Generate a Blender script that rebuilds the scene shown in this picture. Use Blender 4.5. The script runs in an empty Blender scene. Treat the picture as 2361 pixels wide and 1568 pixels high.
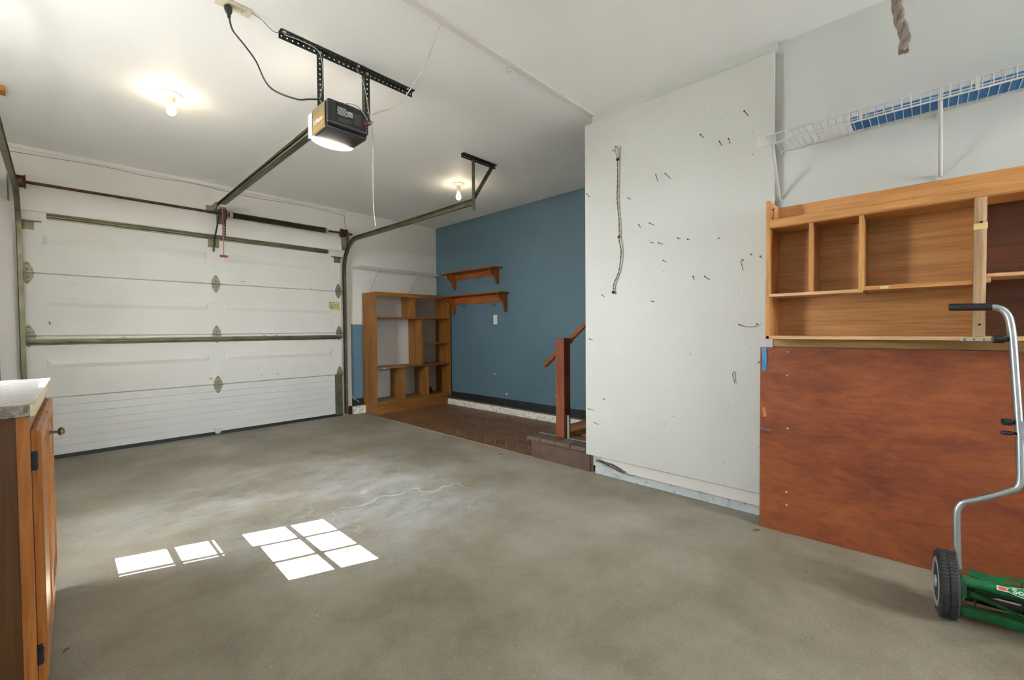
import bpy, bmesh, math, random
from mathutils import Vector, Matrix
random.seed(7)
S = bpy.context.scene
COL = S.collection

# ------------------------------------------------------------------ camera
cam_d = bpy.data.cameras.new('camera')
cam_d.sensor_fit = 'HORIZONTAL'; cam_d.sensor_width = 36.0
cam_d.lens = 996.8577 / 2361.0 * 36.0
cam_d.clip_start = 0.02; cam_d.clip_end = 200
cam = bpy.data.objects.new('camera', cam_d); COL.objects.link(cam)
yaw, pit, rol = [math.radians(a) for a in (46.35113896, 1.31411695, 0.42473566)]
fw = Vector((math.sin(yaw)*math.cos(pit), math.cos(yaw)*math.cos(pit), -math.sin(pit)))
rt = Vector((math.cos(yaw), -math.sin(yaw), 0)); dn = fw.cross(rt)
r2 = math.cos(rol)*rt + math.sin(rol)*dn; d2 = -math.sin(rol)*rt + math.cos(rol)*dn
m3 = Matrix((r2, -d2, -fw)).transposed()
cam.matrix_world = Matrix.Translation((0, 0, 1.09)) @ m3.to_4x4()
S.camera = cam

# ------------------------------------------------------------------ world, sun, exposure
W = bpy.data.worlds.new('world'); S.world = W; W.use_nodes = True
bg = W.node_tree.nodes['Background']
bg.inputs[0].default_value = (0.88, 0.945, 1.0, 1); bg.inputs[1].default_value = 33.0
sun_d = bpy.data.lights.new('sun', 'SUN'); sun_d.energy = 120.0; sun_d.angle = math.radians(0.22)
sun_d.color = (1.0, 0.97, 0.93)
sun = bpy.data.objects.new('sun', sun_d); COL.objects.link(sun)
sun_dir = Vector((0.607, -0.211, -0.766)).normalized()
sun.rotation_euler = sun_dir.to_track_quat('-Z', 'Y').to_euler(); sun.location = (-6, 4, 8)
def portal(name, loc, face, sx, sy):
    d = bpy.data.lights.new(name, 'AREA'); d.shape = 'RECTANGLE'; d.size = sx; d.size_y = sy
    d.cycles.is_portal = True
    o = bpy.data.objects.new(name, d); COL.objects.link(o); o.location = loc
    o.rotation_euler = Vector(face).to_track_quat('-Z', 'Y').to_euler()
portal('window_portal', (-0.80, 2.806, 1.67), (1, 0, 0), 0.726, 1.28)
portal('window_portal', (2.11, -2.62, 1.575), (0, 1, 0), 1.02, 1.15)  # opening of the added rear fill window
vs = S.view_settings
vs.view_transform = 'Standard'; vs.look = 'None'; vs.gamma = 1.0; vs.use_curve_mapping = False
vs.exposure = 1.08
S.cycles.diffuse_bounces = 6

# ------------------------------------------------------------------ materials
def lin(h):
    h = h.lstrip('#'); o = []
    for i in (0, 2, 4):
        c = int(h[i:i+2], 16) / 255
        o.append(c/12.92 if c <= 0.04045 else ((c+0.055)/1.055)**2.4)
    return (*o, 1)
class NT:
    def __init__(s, name):
        s.m = bpy.data.materials.new(name); s.m.use_nodes = True
        s.t = s.m.node_tree; s.b = s.t.nodes['Principled BSDF']; s.co = None
    def n(s, typ, **kw):
        nd = s.t.nodes.new(typ)
        for k, v in kw.items(): setattr(nd, k, v)
        return nd
    def l(s, a, b): s.t.links.new(a, b)
    def coord(s, scale=(1, 1, 1)):
        if s.co is None: s.co = s.n('ShaderNodeTexCoord')
        if scale == (1, 1, 1): return s.co.outputs['Object']
        mp = s.n('ShaderNodeMapping'); mp.inputs['Scale'].default_value = scale
        s.l(s.co.outputs['Object'], mp.inputs['Vector']); return mp.outputs['Vector']
    def noise(s, sc, det=4, rough=.55, dist=0, scale=(1, 1, 1)):
        nd = s.n('ShaderNodeTexNoise'); nd.inputs['Scale'].default_value = sc
        nd.inputs['Detail'].default_value = det; nd.inputs['Roughness'].default_value = rough
        nd.inputs['Distortion'].default_value = dist
        s.l(s.coord(scale), nd.inputs['Vector']); return nd.outputs['Fac']
    def ramp(s, x, stops):
        r = s.n('ShaderNodeValToRGB'); e = r.color_ramp.elements
        while len(e) < len(stops): e.new(0.5)
        for el, (p, c) in zip(e, stops):
            el.position = p; el.color = c if len(c) == 4 else (*c, 1)
        s.l(x, r.inputs[0]); return r.outputs[0]
    def band(s, x, a, b):
        r = s.n('ShaderNodeMapRange'); r.clamp = True
        r.inputs[1].default_value = a; r.inputs[2].default_value = b
        s.l(x, r.inputs[0]); return r.outputs[0]
    def mix(s, f, a, b, mode='MIX'):
        nd = s.n('ShaderNodeMix', data_type='RGBA', blend_type=mode)
        for i, v in ((0, f), (6, a), (7, b)):
            if hasattr(v, 'is_linked') or isinstance(v, bpy.types.NodeSocket): s.l(v, nd.inputs[i])
            else: nd.inputs[i].default_value = v
        return nd.outputs[2]
    def math(s, op, a, b=None):
        nd = s.n('ShaderNodeMath', operation=op)
        for i, v in enumerate((a, b)):
            if v is None: continue
            if isinstance(v, bpy.types.NodeSocket): s.l(v, nd.inputs[i])
            else: nd.inputs[i].default_value = v
        return nd.outputs[0]
    def col(s, c):
        if isinstance(c, bpy.types.NodeSocket): s.l(c, s.b.inputs['Base Color'])
        else: s.b.inputs['Base Color'].default_value = c
    def bump(s, h, st=.2, dist=.01):
        nd = s.n('ShaderNodeBump'); nd.inputs['Strength'].default_value = st; nd.inputs['Distance'].default_value = dist
        s.l(h, nd.inputs['Height']); s.l(nd.outputs[0], s.b.inputs['Normal'])
    def fin(s, rough=.6, metal=0., spec=.5):
        s.b.inputs['Roughness'].default_value = rough; s.b.inputs['Metallic'].default_value = metal
        s.b.inputs['Specular IOR Level'].default_value = spec
        return s.m
def plain(name, c1, c2=None, sc=8, rough=.55, metal=0., bump=0, spec=.5, scale=(1, 1, 1), bsc=60):
    k = NT(name); a = lin(c1)
    if c2: k.col(k.ramp(k.noise(sc, 4, .6, 0, scale), [(.3, a), (.72, lin(c2))]))
    else: k.col(a)
    if bump: k.bump(k.noise(bsc, 3), bump, .004)
    return k.fin(rough, metal, spec)
def wood(name, c_dark, c_mid, c_light, axis='Z', sc=1.0, rough=.45, spec=.4, rings=9.0):
    k = NT(name)
    st = {'X': (.10, 1, 1), 'Y': (1, .10, 1), 'Z': (1, 1, .10)}[axis]
    st = tuple(v*sc for v in st)
    n1 = k.noise(rings, 5, .62, 1.2, st)
    fine = k.noise(rings*9, 3, .7, 0, tuple(v*(.35 if v < sc*.5 else 1) for v in st))
    c = k.ramp(n1, [(.25, lin(c_dark)), (.48, lin(c_mid)), (.66, lin(c_light)), (.8, lin(c_mid))])
    d = k.ramp(fine, [(.36, (.55, .5, .45, 1)), (.55, (1, 1, 1, 1))])
    k.col(k.mix(.55, c, d, 'MULTIPLY'))
    k.bump(fine, .12, .002)
    return k.fin(rough, 0, spec)
def emis(name, c, st):
    k = NT(name); k.col(lin('ffffff')); k.b.inputs['Emission Color'].default_value = c
    k.b.inputs['Emission Strength'].default_value = st
    return k.fin(.4)

M = {}
def paint_white(name, base, dirt, dsc, amt=.5, specks=True, rough=.6):
    k = NT(name)
    c = k.ramp(k.noise(1.3, 5, .6), [(.3, lin(dirt)), (.62, lin(base))])
    c = k.mix(amt, lin(base), c)
    if specks:
        sp = k.band(k.noise(dsc, 3, .75, .4), .70, .73)
        c = k.mix(k.math('MULTIPLY', sp, .55), c, lin('5a554c'))
    k.col(c); k.bump(k.noise(90, 2), .05, .002)
    return k.fin(rough, 0, .35)
M['ceiling'] = paint_white('ceiling_paint', 'eeeeec', 'e8e8e6', 30, .5, False)
M['wall'] = paint_white('wall_paint', 'e4e4e2', 'dcdcd8', 40, .5, False)
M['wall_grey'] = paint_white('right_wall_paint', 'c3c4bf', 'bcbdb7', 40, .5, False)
def door_wall():
    k = NT('front_wall_paint')
    white = k.mix(.6, lin('d6d3cd'), k.ramp(k.noise(1.5, 5, .6), [(.3, lin('cbc6bd')), (.65, lin('dad7d1'))]))
    sx = k.n('ShaderNodeSeparateXYZ'); k.l(k.coord(), sx.inputs[0])
    low = k.math('LESS_THAN', sx.outputs[2], 1.181)
    lo_left = k.math('LESS_THAN', sx.outputs[0], 2.835)
    f = k.math('MULTIPLY', low, lo_left)
    blue = k.ramp(k.noise(2, 4), [(.3, lin('587686')), (.7, lin('617f8e'))])
    k.col(k.mix(f, white, blue)); k.bump(k.noise(80, 2), .06, .002)
    return k.fin(.6, 0, .3)
M['doorwall'] = door_wall()
M['blue'] = plain('blue_wall_paint', '4c6570', '536c76', 1.6, .55, bump=.05)
M['black_rubber'] = plain('black_rubber', '17181a', '232427', 12, .5)
def concrete():
    k = NT('floor_concrete')
    big = k.noise(1.1, 8, .68, .15)
    c = k.ramp(big, [(.30, lin('746a59')), (.44, lin('8c8473')), (.56, lin('9b9485')), (.72, lin('a8a398'))])
    # pale mineral bloom, streaked across the slab
    bloom = k.band(k.noise(1.5, 7, .72, .15, (1, 1.5, 1)), .42, .68)
    sx = k.n('ShaderNodeSeparateXYZ'); k.l(k.coord(), sx.inputs[0])
    def spot(x, y, rx, ry):
        a = k.math('DIVIDE', k.math('SUBTRACT', sx.outputs[0], x), rx)
        b = k.math('DIVIDE', k.math('SUBTRACT', sx.outputs[1], y), ry)
        d = k.math('SQRT', k.math('ADD', k.math('MULTIPLY', a, a), k.math('MULTIPLY', b, b)))
        return k.band(d, 1.0, .35)
    zone = k.math('MAXIMUM', spot(1.35, 2.55, 1.0, 1.0), spot(1.1, 3.3, 1.2, .6))
    c = k.mix(k.math('MULTIPLY', k.math('MULTIPLY', bloom, zone), .8), c, lin('cdd3d6'))
    # oil-dark area near the big door
    dark = k.math('MULTIPLY', k.band(k.noise(1.6, 7, .7, .1), .30, .62), spot(1.3, 4.5, 2.4, 1.5))
    c = k.mix(k.math('MULTIPLY', dark, .7), c, lin('6a6250'))
    # rust flecks
    rust = k.band(k.noise(2.3, 4, .6, .3), .66, .78)
    c = k.mix(k.math('MULTIPLY', rust, .30), c, lin('a08555'))
    # dried puddle outline: thin contour of a slow noise field, inside one patch
    cont = k.math('ABSOLUTE', k.math('SUBTRACT', k.noise(1.7, 3, .6, .3), .50))
    line = k.math('MULTIPLY', k.band(cont, .012, .004), spot(1.55, 2.5, .62, .62))
    c = k.mix(k.math('MULTIPLY', line, .75), c, lin('d3dadf'))
    # dark drip spots
    drip = k.math('MULTIPLY', k.band(k.noise(26, 2, .5), .70, .74), k.math('MAXIMUM', spot(2.0, .2, .45, .5), spot(2.3, .35, .4, .4)))
    c = k.mix(k.math('MULTIPLY', drip, .45), c, lin('58564c'))
    pits = k.band(k.noise(75, 3, .6), .66, .72)
    c = k.mix(k.math('MULTIPLY', pits, .45), c, lin('4f4b40'))
    lite = k.band(k.noise(60, 3, .6, .2), .67, .74)
    c = k.mix(k.math('MULTIPLY', lite, .35), c, lin('d6d4cb'))
    fine = k.noise(140, 3, .7)
    c = k.mix(.42, c, k.ramp(fine, [(.35, (.45, .45, .43, 1)), (.6, (1, 1, 1, 1))]), 'MULTIPLY')
    k.col(c)
    rg = k.noise(2.0, 4); rr = k.n('ShaderNodeMapRange'); rr.inputs[3].default_value = .34; rr.inputs[4].default_value = .66
    k.l(rg, rr.inputs[0]); k.l(rr.outputs[0], k.b.inputs['Roughness'])
    pit = k.math('ADD', k.noise(170, 2, .7), k.math('MULTIPLY', k.noise(28, 4, .7), .6))
    k.bump(pit, .55, .005)
    m = k.fin(.5, 0, .45); k.l(rr.outputs[0], k.b.inputs['Roughness']); return m
M['concrete'] = concrete()
def chipped(name, paint, bare, sc, t, bump=.5):
    k = NT(name); n = k.noise(sc, 5, .7, .4)
    k.col(k.mix(k.band(n, t, t+.06), lin(paint), lin(bare))); k.bump(n, bump, .012); return k.fin(.8, 0, .2)
M['curb'] = chipped('curb_paint', 'd8d3c4', '857f6d', 34, .56)
M['curb_top'] = plain('curb_top', '93876a', '7b7056', 9, .8, bump=.2)
M['foundation'] = chipped('foundation_concrete', 'c9cecd', 'a3a8a8', 30, .58, .8)
M['door_old'] = paint_white('door_old_paint', 'cfcdc6', 'c3c0b7', 26, .6, True, .5)
M['door_new'] = plain('door_new_paint', 'c9c8c4', 'c2c1bd', 2, .4)
M['chip'] = plain('chipped_steel', '7f7870', '8d867d', 20, .6)
M['galv'] = plain('galvanised_steel', '5c5a46', '807c62', 9, .42, .75)
M['galv_old'] = plain('weathered_hinge', '656350', 'a09c84', 55, .5, .55, bump=.15)
M['rust'] = plain('rusty_shaft', '3b2418', '5a3824', 18, .55, .6)
M['spring'] = plain('spring_steel', '3a3526', '5b543e', 10, .45, .7)
M['perf'] = plain('perforated_steel', '2f342e', '3f443b', 14, .5, .5)
M['perf_light'] = plain('perforated_steel_pale', '55594a', '6a6b58', 14, .45, .6)
M['zinc'] = plain('zinc', 'b7b7b2', 'cfcfc9', 14, .35, .85)
M['alu'] = plain('aluminium_tube', 'a9b0b4', 'c2c8cb', 5, .32, .9)
M['wire_white'] = plain('white_wire', 'b9b9b5', 'c6c6c2', 5, .4)
M['plastic_black'] = plain('black_plastic', '15171a', '1d2022', 9, .35)
M['plastic_white'] = plain('white_plastic', 'd9d6cb', None, 1, .4)
M['plastic_beige'] = plain('beige_plastic', 'd3cbb2', None, 1, .4)
M['gold'] = NT('gold_label'); M['gold'].col(lin('a48445')); M['gold'] = M['gold'].fin(.32, .75)
M['brown_plate'] = plain('brown_plate', '857a60', None, 1, .35, .6)
M['label_black'] = plain('label_black', '101112', None, 1, .3)
M['label_white'] = plain('label_white', 'd8d8d4', None, 1, .5)
M['label_grey'] = plain('label_grey', '5e6062', None, 1, .5)
M['yellow_paper'] = plain('yellow_paper', 'b5ab6c', 'c1b77a', 8, .7)
M['oak'] = wood('oak_veneer', '6d4519', '8a5b26', '9c6c31', 'Z', 1.0)
M['oak_h'] = wood('oak_veneer_level', '6d4519', '8a5b26', '9c6c31', 'X', 1.0)
M['pine'] = wood('stained_pine', '6a3410', '8b4a1b', '9c5a25', 'Y', 1.2)
M['unit'] = wood('unit_veneer', 'a8723b', 'bb854c', 'c79158', 'Y', 1.0, .4)
M['unit_v'] = wood('unit_veneer_upright', 'a9733e', 'bb854e', 'c8945c', 'Z', 1.0, .4)
M['unit_light'] = wood('unit_raw_oak', 'b3855a', 'c69a6e', 'd2ab80', 'Y', 1.2, .5)
M['unit_dark'] = wood('unit_dark_back', '41200f', '512b15', '5e361d', 'Y', 1.0, .45)
M['lumber'] = wood('lumber', 'a4814c', 'bd9a62', 'c9a872', 'Y', 1.0, .7, .2)
M['raw_ash'] = wood('raw_ash', '8d6c4a', 'a98a67', 'bfa281', 'Z', 1.4, .35)
M['mahogany'] = None
def ply():
    k = NT('red_stained_plywood')
    a = k.noise(3.4, 7, .68, .5, (1, .5, 1.3)); b = k.noise(60, 4, .7, 0, (1, .25, 1))
    c = k.ramp(a, [(.25, lin('5a2a1b')), (.42, lin('7b3f26')), (.58, lin('90502c')), (.78, lin('a06036'))])
    sc = k.band(k.noise(70, 2, .6), .72, .76)
    c = k.mix(.5, c, k.ramp(b, [(.35, (.55, .5, .48, 1)), (.6, (1, 1, 1, 1))]), 'MULTIPLY')
    c = k.mix(k.math('MULTIPLY', sc, .35), c, lin('9a7a62'))
    k.col(c); k.bump(b, .15, .003)
    return k.fin(.42, 0, .4)
M['mahogany'] = ply()
M['redwood'] = wood('redwood_post', '5e2f1d', '783f28', '8a5034', 'Z', 1.1, .6, .25)
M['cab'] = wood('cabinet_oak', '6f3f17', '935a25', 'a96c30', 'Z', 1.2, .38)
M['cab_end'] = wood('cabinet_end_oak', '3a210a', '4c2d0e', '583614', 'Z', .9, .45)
def granite():
    k = NT('speckled_laminate'); n = k.noise(65, 5, .75, .6)
    k.col(k.ramp(n, [(.32, lin('2f2a26')), (.45, lin('6a6259')), (.58, lin('8d857a')), (.72, lin('b3aca2'))]))
    k.b.inputs['Coat Weight'].default_value = .3
    return k.fin(.28, 0, .6)
M['granite'] = granite()
M['laminate_top'] = plain('laminate_top', '8b8781', '9f9b95', 40, .25)
M['particle'] = plain('cream_laminate_edge', 'c3b695', 'cdc1a3', 18, .5)
M['tile'] = plain('brown_tile', '664527', '7a5538', 5, .45, bump=.1)
M['tile_b'] = plain('brown_tile_dark', '5d3d24', '6f4c32', 5, .45, bump=.1)
M['grout'] = plain('tile_grout', '9c7f60', 'ab8e6e', 9, .8)
M['riser'] = plain('scuffed_riser', '4c3930', '66503f', 14, .7, bump=.3)
M['nosing'] = plain('nosing_tile', '5f4d40', '6f5c4d', 8, .5)
M['coir'] = plain('coir_mat', '8e5a22', 'a66f2e', 60, .95, bump=.6, bsc=200)
M['mat_green'] = plain('mat_print', '2f4a2a', '3d5a33', 40, .95)
M['panel'] = paint_white('panel_paint', 'c6c6c0', 'bdbcb5', 60, .6, True, .5)
M['board_white'] = paint_white('white_board_paint', 'd8d3cd', 'cfc9c2', 40, .5, True, .55)
M['nail'] = plain('iron_nail', '2b2927', None, 1, .5, .7)
M['rope_dark'] = plain('cord_dark', '3a3422', '4a432e', 60, .9)
M['rope_light'] = plain('cord_light', '857c62', '9a9074', 60, .9)
M['hemp'] = plain('hemp_rope', '6e6158', '94877b', 90, .95, bump=.5, bsc=220)
M['bluefoam'] = plain('blue_foam', '0f5f9a', '1768a6', 14, .6, bump=.15)
M['bluetape'] = plain('blue_tape', '3c78ad', '4a88bb', 20, .55)
M['tan_tape'] = plain('tan_tape', 'c6b071', 'd2bd82', 12, .55)
M['brown_tape'] = plain('brown_label', 'a9652f', 'b8763d', 12, .5)
M['clear_tape'] = plain('cloudy_tape', '6a4c40', '77584b', 12, .3)
M['green'] = plain('green_enamel', '0a5c2e', '0f7039', 6, .3, 0)
M['green_dark'] = plain('green_enamel_dark', '08301b', '0b3c22', 6, .4, 0)
M['tyre'] = plain('mower_tyre', '1b1c1f', '3a3a38', 30, .75, bump=.3)
M['hub'] = plain('grey_hub', '9ba3a9', 'a8b0b6', 8, .4, .3)
M['decal_red'] = plain('decal_red', 'cf4b25', None, 1, .4)
M['decal_green'] = plain('decal_green', '1c7a45', None, 1, .4)
M['leaf'] = plain('dry_leaf', '6b4426', '8a5c34', 30, .8)
M['red_plastic'] = plain('red_plastic', '8e2530', None, 1, .4)
M['red_cord'] = plain('red_cord', 'a9616a', None, 1, .8)
M['bulb'] = emis('lit_bulb', (1.0, .82, .56, 1), 36)
M['lens'] = emis('lit_lens', (1.0, .88, .72, 1), 9.0)
M['lens_rim'] = plain('lens_rim', 'e4ddcf', None, 1, .35)
M['porcelain'] = plain('porcelain', 'd6cdbb', 'ddd5c4', 10, .35)
M['frame_white'] = plain('window_frame_paint', 'd8d8d4', None, 1, .5)
M['yellow_wood'] = wood('orange_wood', '8a5318', 'a5691f', 'b5782b', 'X', 1.2)
M['dark_cloth'] = plain('dark_cloth', '2a2826', '3d3a36', 30, .9)
def glass():
    k = NT('window_glass'); t = k.t
    tr = k.n('ShaderNodeBsdfTransparent'); gl = k.n('ShaderNodeBsdfGlossy'); gl.inputs['Roughness'].default_value = .02
    mx = k.n('ShaderNodeMixShader'); mx.inputs[0].default_value = .06
    k.l(tr.outputs[0], mx.inputs[1]); k.l(gl.outputs[0], mx.inputs[2])
    k.l(mx.outputs[0], t.nodes['Material Output'].inputs['Surface']); return k.m
M['glass'] = glass()

# ------------------------------------------------------------------ mesh builder
ORG = {}
class MB:
    def __init__(s): s.v = []; s.f = []
    def add(s, vs_, fs):
        o = len(s.v); s.v += [tuple(p) for p in vs_]; s.f += [tuple(i+o for i in f) for f in fs]; return s
    def box(s, x0, x1, y0, y1, z0, z1):
        x0, x1 = min(x0, x1), max(x0, x1); y0, y1 = min(y0, y1), max(y0, y1); z0, z1 = min(z0, z1), max(z0, z1)
        return s.add([(x0,y0,z0),(x1,y0,z0),(x1,y1,z0),(x0,y1,z0),(x0,y0,z1),(x1,y0,z1),(x1,y1,z1),(x0,y1,z1)],
              [(0,3,2,1),(4,5,6,7),(0,1,5,4),(1,2,6,5),(2,3,7,6),(3,0,4,7)])
    def prism(s, poly, a, b):
        """poly: list of Vectors, extruded from offset vector a to b"""
        n = len(poly); A = [Vector(p)+Vector(a) for p in poly]; B = [Vector(p)+Vector(b) for p in poly]
        return s.add(A+B, [tuple(range(n))[::-1], tuple(range(n, 2*n))] + [(i, (i+1) % n, n+(i+1) % n, n+i) for i in range(n)])
    def tube(s, pts, r, k=8, cap=True, radii=None):
        P = [Vector(p) for p in pts]; n = len(P); rings = []
        t0 = (P[1]-P[0]).normalized()
        up = Vector((0, 0, 1)) if abs(t0.z) < .9 else Vector((1, 0, 0))
        nrm = (up - t0*up.dot(t0)).normalized(); vs_ = []
        for i in range(n):
            t = (P[min(i+1, n-1)] - P[max(i-1, 0)]).normalized()
            nrm = (nrm - t*nrm.dot(t)).normalized(); bi = t.cross(nrm)
            rr = radii[i] if radii else r
            for j in range(k):
                a = 2*math.pi*j/k; vs_.append(P[i] + (nrm*math.cos(a)+bi*math.sin(a))*rr)
        fs = [(i*k+j, i*k+(j+1) % k, (i+1)*k+(j+1) % k, (i+1)*k+j) for i in range(n-1) for j in range(k)]
        if cap: fs += [tuple(range(k))[::-1], tuple((n-1)*k+j for j in range(k))]
        return s.add(vs_, fs)
    def lathe(s, prof, org, axis, k=20):
        """prof: list of (radius, height) along axis"""
        ax = Vector(axis).normalized(); u = Vector((1,0,0)) if abs(ax.x) < .9 else Vector((0,1,0))
        u = (u-ax*u.dot(ax)).normalized(); w = ax.cross(u); o = Vector(org); vs_ = []
        for r, h in prof:
            for j in range(k):
                a = 2*math.pi*j/k; vs_.append(o+ax*h+(u*math.cos(a)+w*math.sin(a))*max(r, 1e-5))
        n = len(prof)
        fs = [(i*k+j, i*k+(j+1) % k, (i+1)*k+(j+1) % k, (i+1)*k+j) for i in range(n-1) for j in range(k)]
        fs += [tuple(range(k))[::-1], tuple((n-1)*k+j for j in range(k))]
        return s.add(vs_, fs)
    def perf(s, p0, p1, d, w, hole=.0046, pitch=.0285, th=.002, k=8):
        """flat strip from p0 to p1, wide w along d, with a row of round holes"""
        p0 = Vector(p0); p1 = Vector(p1); L = (p1-p0).length; t = (p1-p0)/L; d = Vector(d).normalized(); nn = t.cross(d)*th
        n = max(1, round(L/pitch)); pt = L/n
        for i in range(n):
            c = p0 + t*(pt*(i+.5)) + d*(w/2)
            o = []; q = []
            for j in range(k):
                a = 2*math.pi*j/k; ca, sa = math.cos(a), math.sin(a); m_ = max(abs(ca), abs(sa))
                o.append(c + t*(pt/2*ca/m_) + d*(w/2*sa/m_)); q.append(c + t*(hole*ca)+d*(hole*sa))
            for off, rev in ((Vector(), False), (nn, True)):
                fs = [(j, (j+1) % k, k+(j+1) % k, k+j) for j in range(k)]
                if rev: fs = [f[::-1] for f in fs]
                s.add([v+off for v in o]+[v+off for v in q], fs)
            s.add(q+[v+nn for v in q], [(j, (j+1) % k, k+(j+1) % k, k+j) for j in range(k)])
        a = [p0, p1, p1+d*w, p0+d*w]
        return s.add(a+[v+nn for v in a], [(0,1,5,4),(1,2,6,5),(2,3,7,6),(3,0,4,7)])
    def angle(s, p0, p1, d1, d2, w=.034, **kw):
        return s.perf(p0, p1, d1, w, **kw).perf(p0, p1, d2, w, **kw)
    def xf(s, mat):
        s.v = [tuple(mat @ Vector(p)) for p in s.v]; return s
    def mesh(s, name, m, smooth=False, org=(0, 0, 0), bevel=0):
        me = bpy.data.meshes.new(name); o = Vector(org)
        me.from_pydata([tuple(Vector(p)-o) for p in s.v], [], s.f); me.validate()
        bm = bmesh.new(); bm.from_mesh(me)
        bmesh.ops.recalc_face_normals(bm, faces=bm.faces)
        if bevel:
            bmesh.ops.bevel(bm, geom=[e for e in bm.edges if len(e.link_faces) == 2 and e.calc_face_angle(0) > .6], offset=bevel, segments=2, profile=.6, affect='EDGES')
        bm.to_mesh(me); bm.free()
        if smooth:
            me.shade_smooth() if hasattr(me, 'shade_smooth') else [setattr(p, 'use_smooth', True) for p in me.polygons]
            try: me.set_sharp_from_angle(angle=math.radians(35))
            except Exception: pass
        me.materials.append(m); return me
    def build(s, name, m, parent=None, smooth=False, bevel=0, label=None):
        org = ORG.get(parent.name, (0, 0, 0)) if parent else (0, 0, 0)
        ob = bpy.data.objects.new(name, s.mesh(name, m, smooth, org, bevel)); COL.objects.link(ob)
        if parent: ob.parent = parent
        ORG[ob.name] = org
        if label: ob['label'] = label
        return ob
def tag(o, label=None, cat=None, group=None, kind=None):
    if label: o['label'] = label
    if cat: o['category'] = cat
    if group: o['group'] = group
    if kind: o['kind'] = kind
    return o
def thing(name, label, cat, loc, group=None, kind=None):
    o = bpy.data.objects.new(name, None); COL.objects.link(o); o.location = loc; o.empty_display_size = .05
    ORG[o.name] = tuple(loc); return tag(o, label, cat, group, kind)
def box(name, m, parent, *b, bevel=0, label=None):
    return MB().box(*b).build(name, m, parent, bevel=bevel, label=label)
def struct(name, mb, m, label=None, parent=None):
    o = mb.build(name, m, parent)
    if parent is None: tag(o, label, None, None, 'structure')
    return o
def arc(c, r, a0, a1, n, ax1, ax2):
    c = Vector(c); ax1 = Vector(ax1); ax2 = Vector(ax2)
    return [c+ax1*(r*math.cos(a0+(a1-a0)*i/n))+ax2*(r*math.sin(a0+(a1-a0)*i/n)) for i in range(n+1)]
def smooth_path(pts, n=6):
    P = [Vector(p) for p in pts]; out = []
    for i in range(len(P)-1):
        p0 = P[max(i-1, 0)]; p1 = P[i]; p2 = P[i+1]; p3 = P[min(i+2, len(P)-1)]
        for j in range(n):
            t = j/n
            out.append(.5*((2*p1)+(p2-p0)*t+(2*p0-5*p1+4*p2-p3)*t*t+(3*p1-p0-3*p2+p3)*t**3))
    return out+[P[-1]]
def text(body, size, loc, xdir, ydir, m, parent, name='lettering', extrude=.0004, squeeze=1.0, bold=0):
    cu = bpy.data.curves.new(name, 'FONT'); cu.body = body; cu.size = size; cu.align_x = 'CENTER'; cu.align_y = 'CENTER'
    cu.extrude = extrude; cu.offset = bold; cu.resolution_u = 3
    o = bpy.data.objects.new(name, cu); COL.objects.link(o)
    bpy.context.view_layer.update()
    me = bpy.data.meshes.new_from_object(o.evaluated_get(bpy.context.evaluated_depsgraph_get()))
    bpy.data.objects.remove(o); bpy.data.curves.remove(cu)
    X = Vector(xdir).normalized()*squeeze; Y = Vector(ydir).normalized(); Z = Vector(xdir).cross(Vector(ydir)).normalized()
    org = Vector(ORG.get(parent.name, (0, 0, 0))); L = Vector(loc)-org
    for v in me.vertices: v.co = L+X*v.co.x+Y*v.co.y+Z*v.co.z
    me.materials.clear(); me.materials.append(m)
    ob = bpy.data.objects.new(name, me); COL.objects.link(ob); ob.parent = parent; ORG[ob.name] = tuple(org); return ob

# ------------------------------------------------------------------ setting
CEIL = 2.665; XL = -.68; XR = 2.785; XB = 4.065; YF = 5.49; YR = -2.5
struct('floor', MB().box(XL-.15, XB+.15, YR-.15, YF+.3, -.12, 0), M['concrete'], 'worn grey concrete garage slab')
struct('ground_outside', MB().box(-40, 40, -40, 40, -.32, -.16), plain('bounce_gravel', 'cfcfcd', 'dadad8', 3, .9), 'gravel ground outside the garage, paled to bounce light in')  # unseen ground, kept pale so it bounces light up to the ceiling
struct('bounce_cut_strip', MB().box(-14, XL-.13, -2, 9, -.17, -.14), plain('dark_ground', '4a4a4a', '585857', 6, .9), 'unseen dark strip added outside the left window to cut ground bounce')  # added dark ground, weakens bounce onto the ceiling near the left window
struct('ceiling', MB().box(XL-.15, XB+.15, YR-.15, YF+.15, CEIL, CEIL+.1), M['ceiling'], 'white painted garage ceiling')
# front wall round the big door
b = MB(); b.box(XL-.12, -.2, YF, YF+.12, 0, CEIL); b.box(2.52, XB+.12, YF, YF+.12, 0, CEIL); b.box(-.2, 2.52, YF, YF+.12, 2.125, CEIL)
struct('wall_front', b, M['doorwall'], 'cream wall round the garage door')
struct('wall_blue', MB().box(XB, XB+.12, .6, YF, 0, CEIL), M['blue'], 'slate blue side wall')
# right wall with the white panel; free end where the alcove opens
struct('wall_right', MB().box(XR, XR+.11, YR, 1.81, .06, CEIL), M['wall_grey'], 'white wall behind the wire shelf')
struct('wall_alcove', MB().box(XR+.112, XB+.12, .5, .6, 0, CEIL), M['wall'], 'white end wall of the stair alcove')
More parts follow.
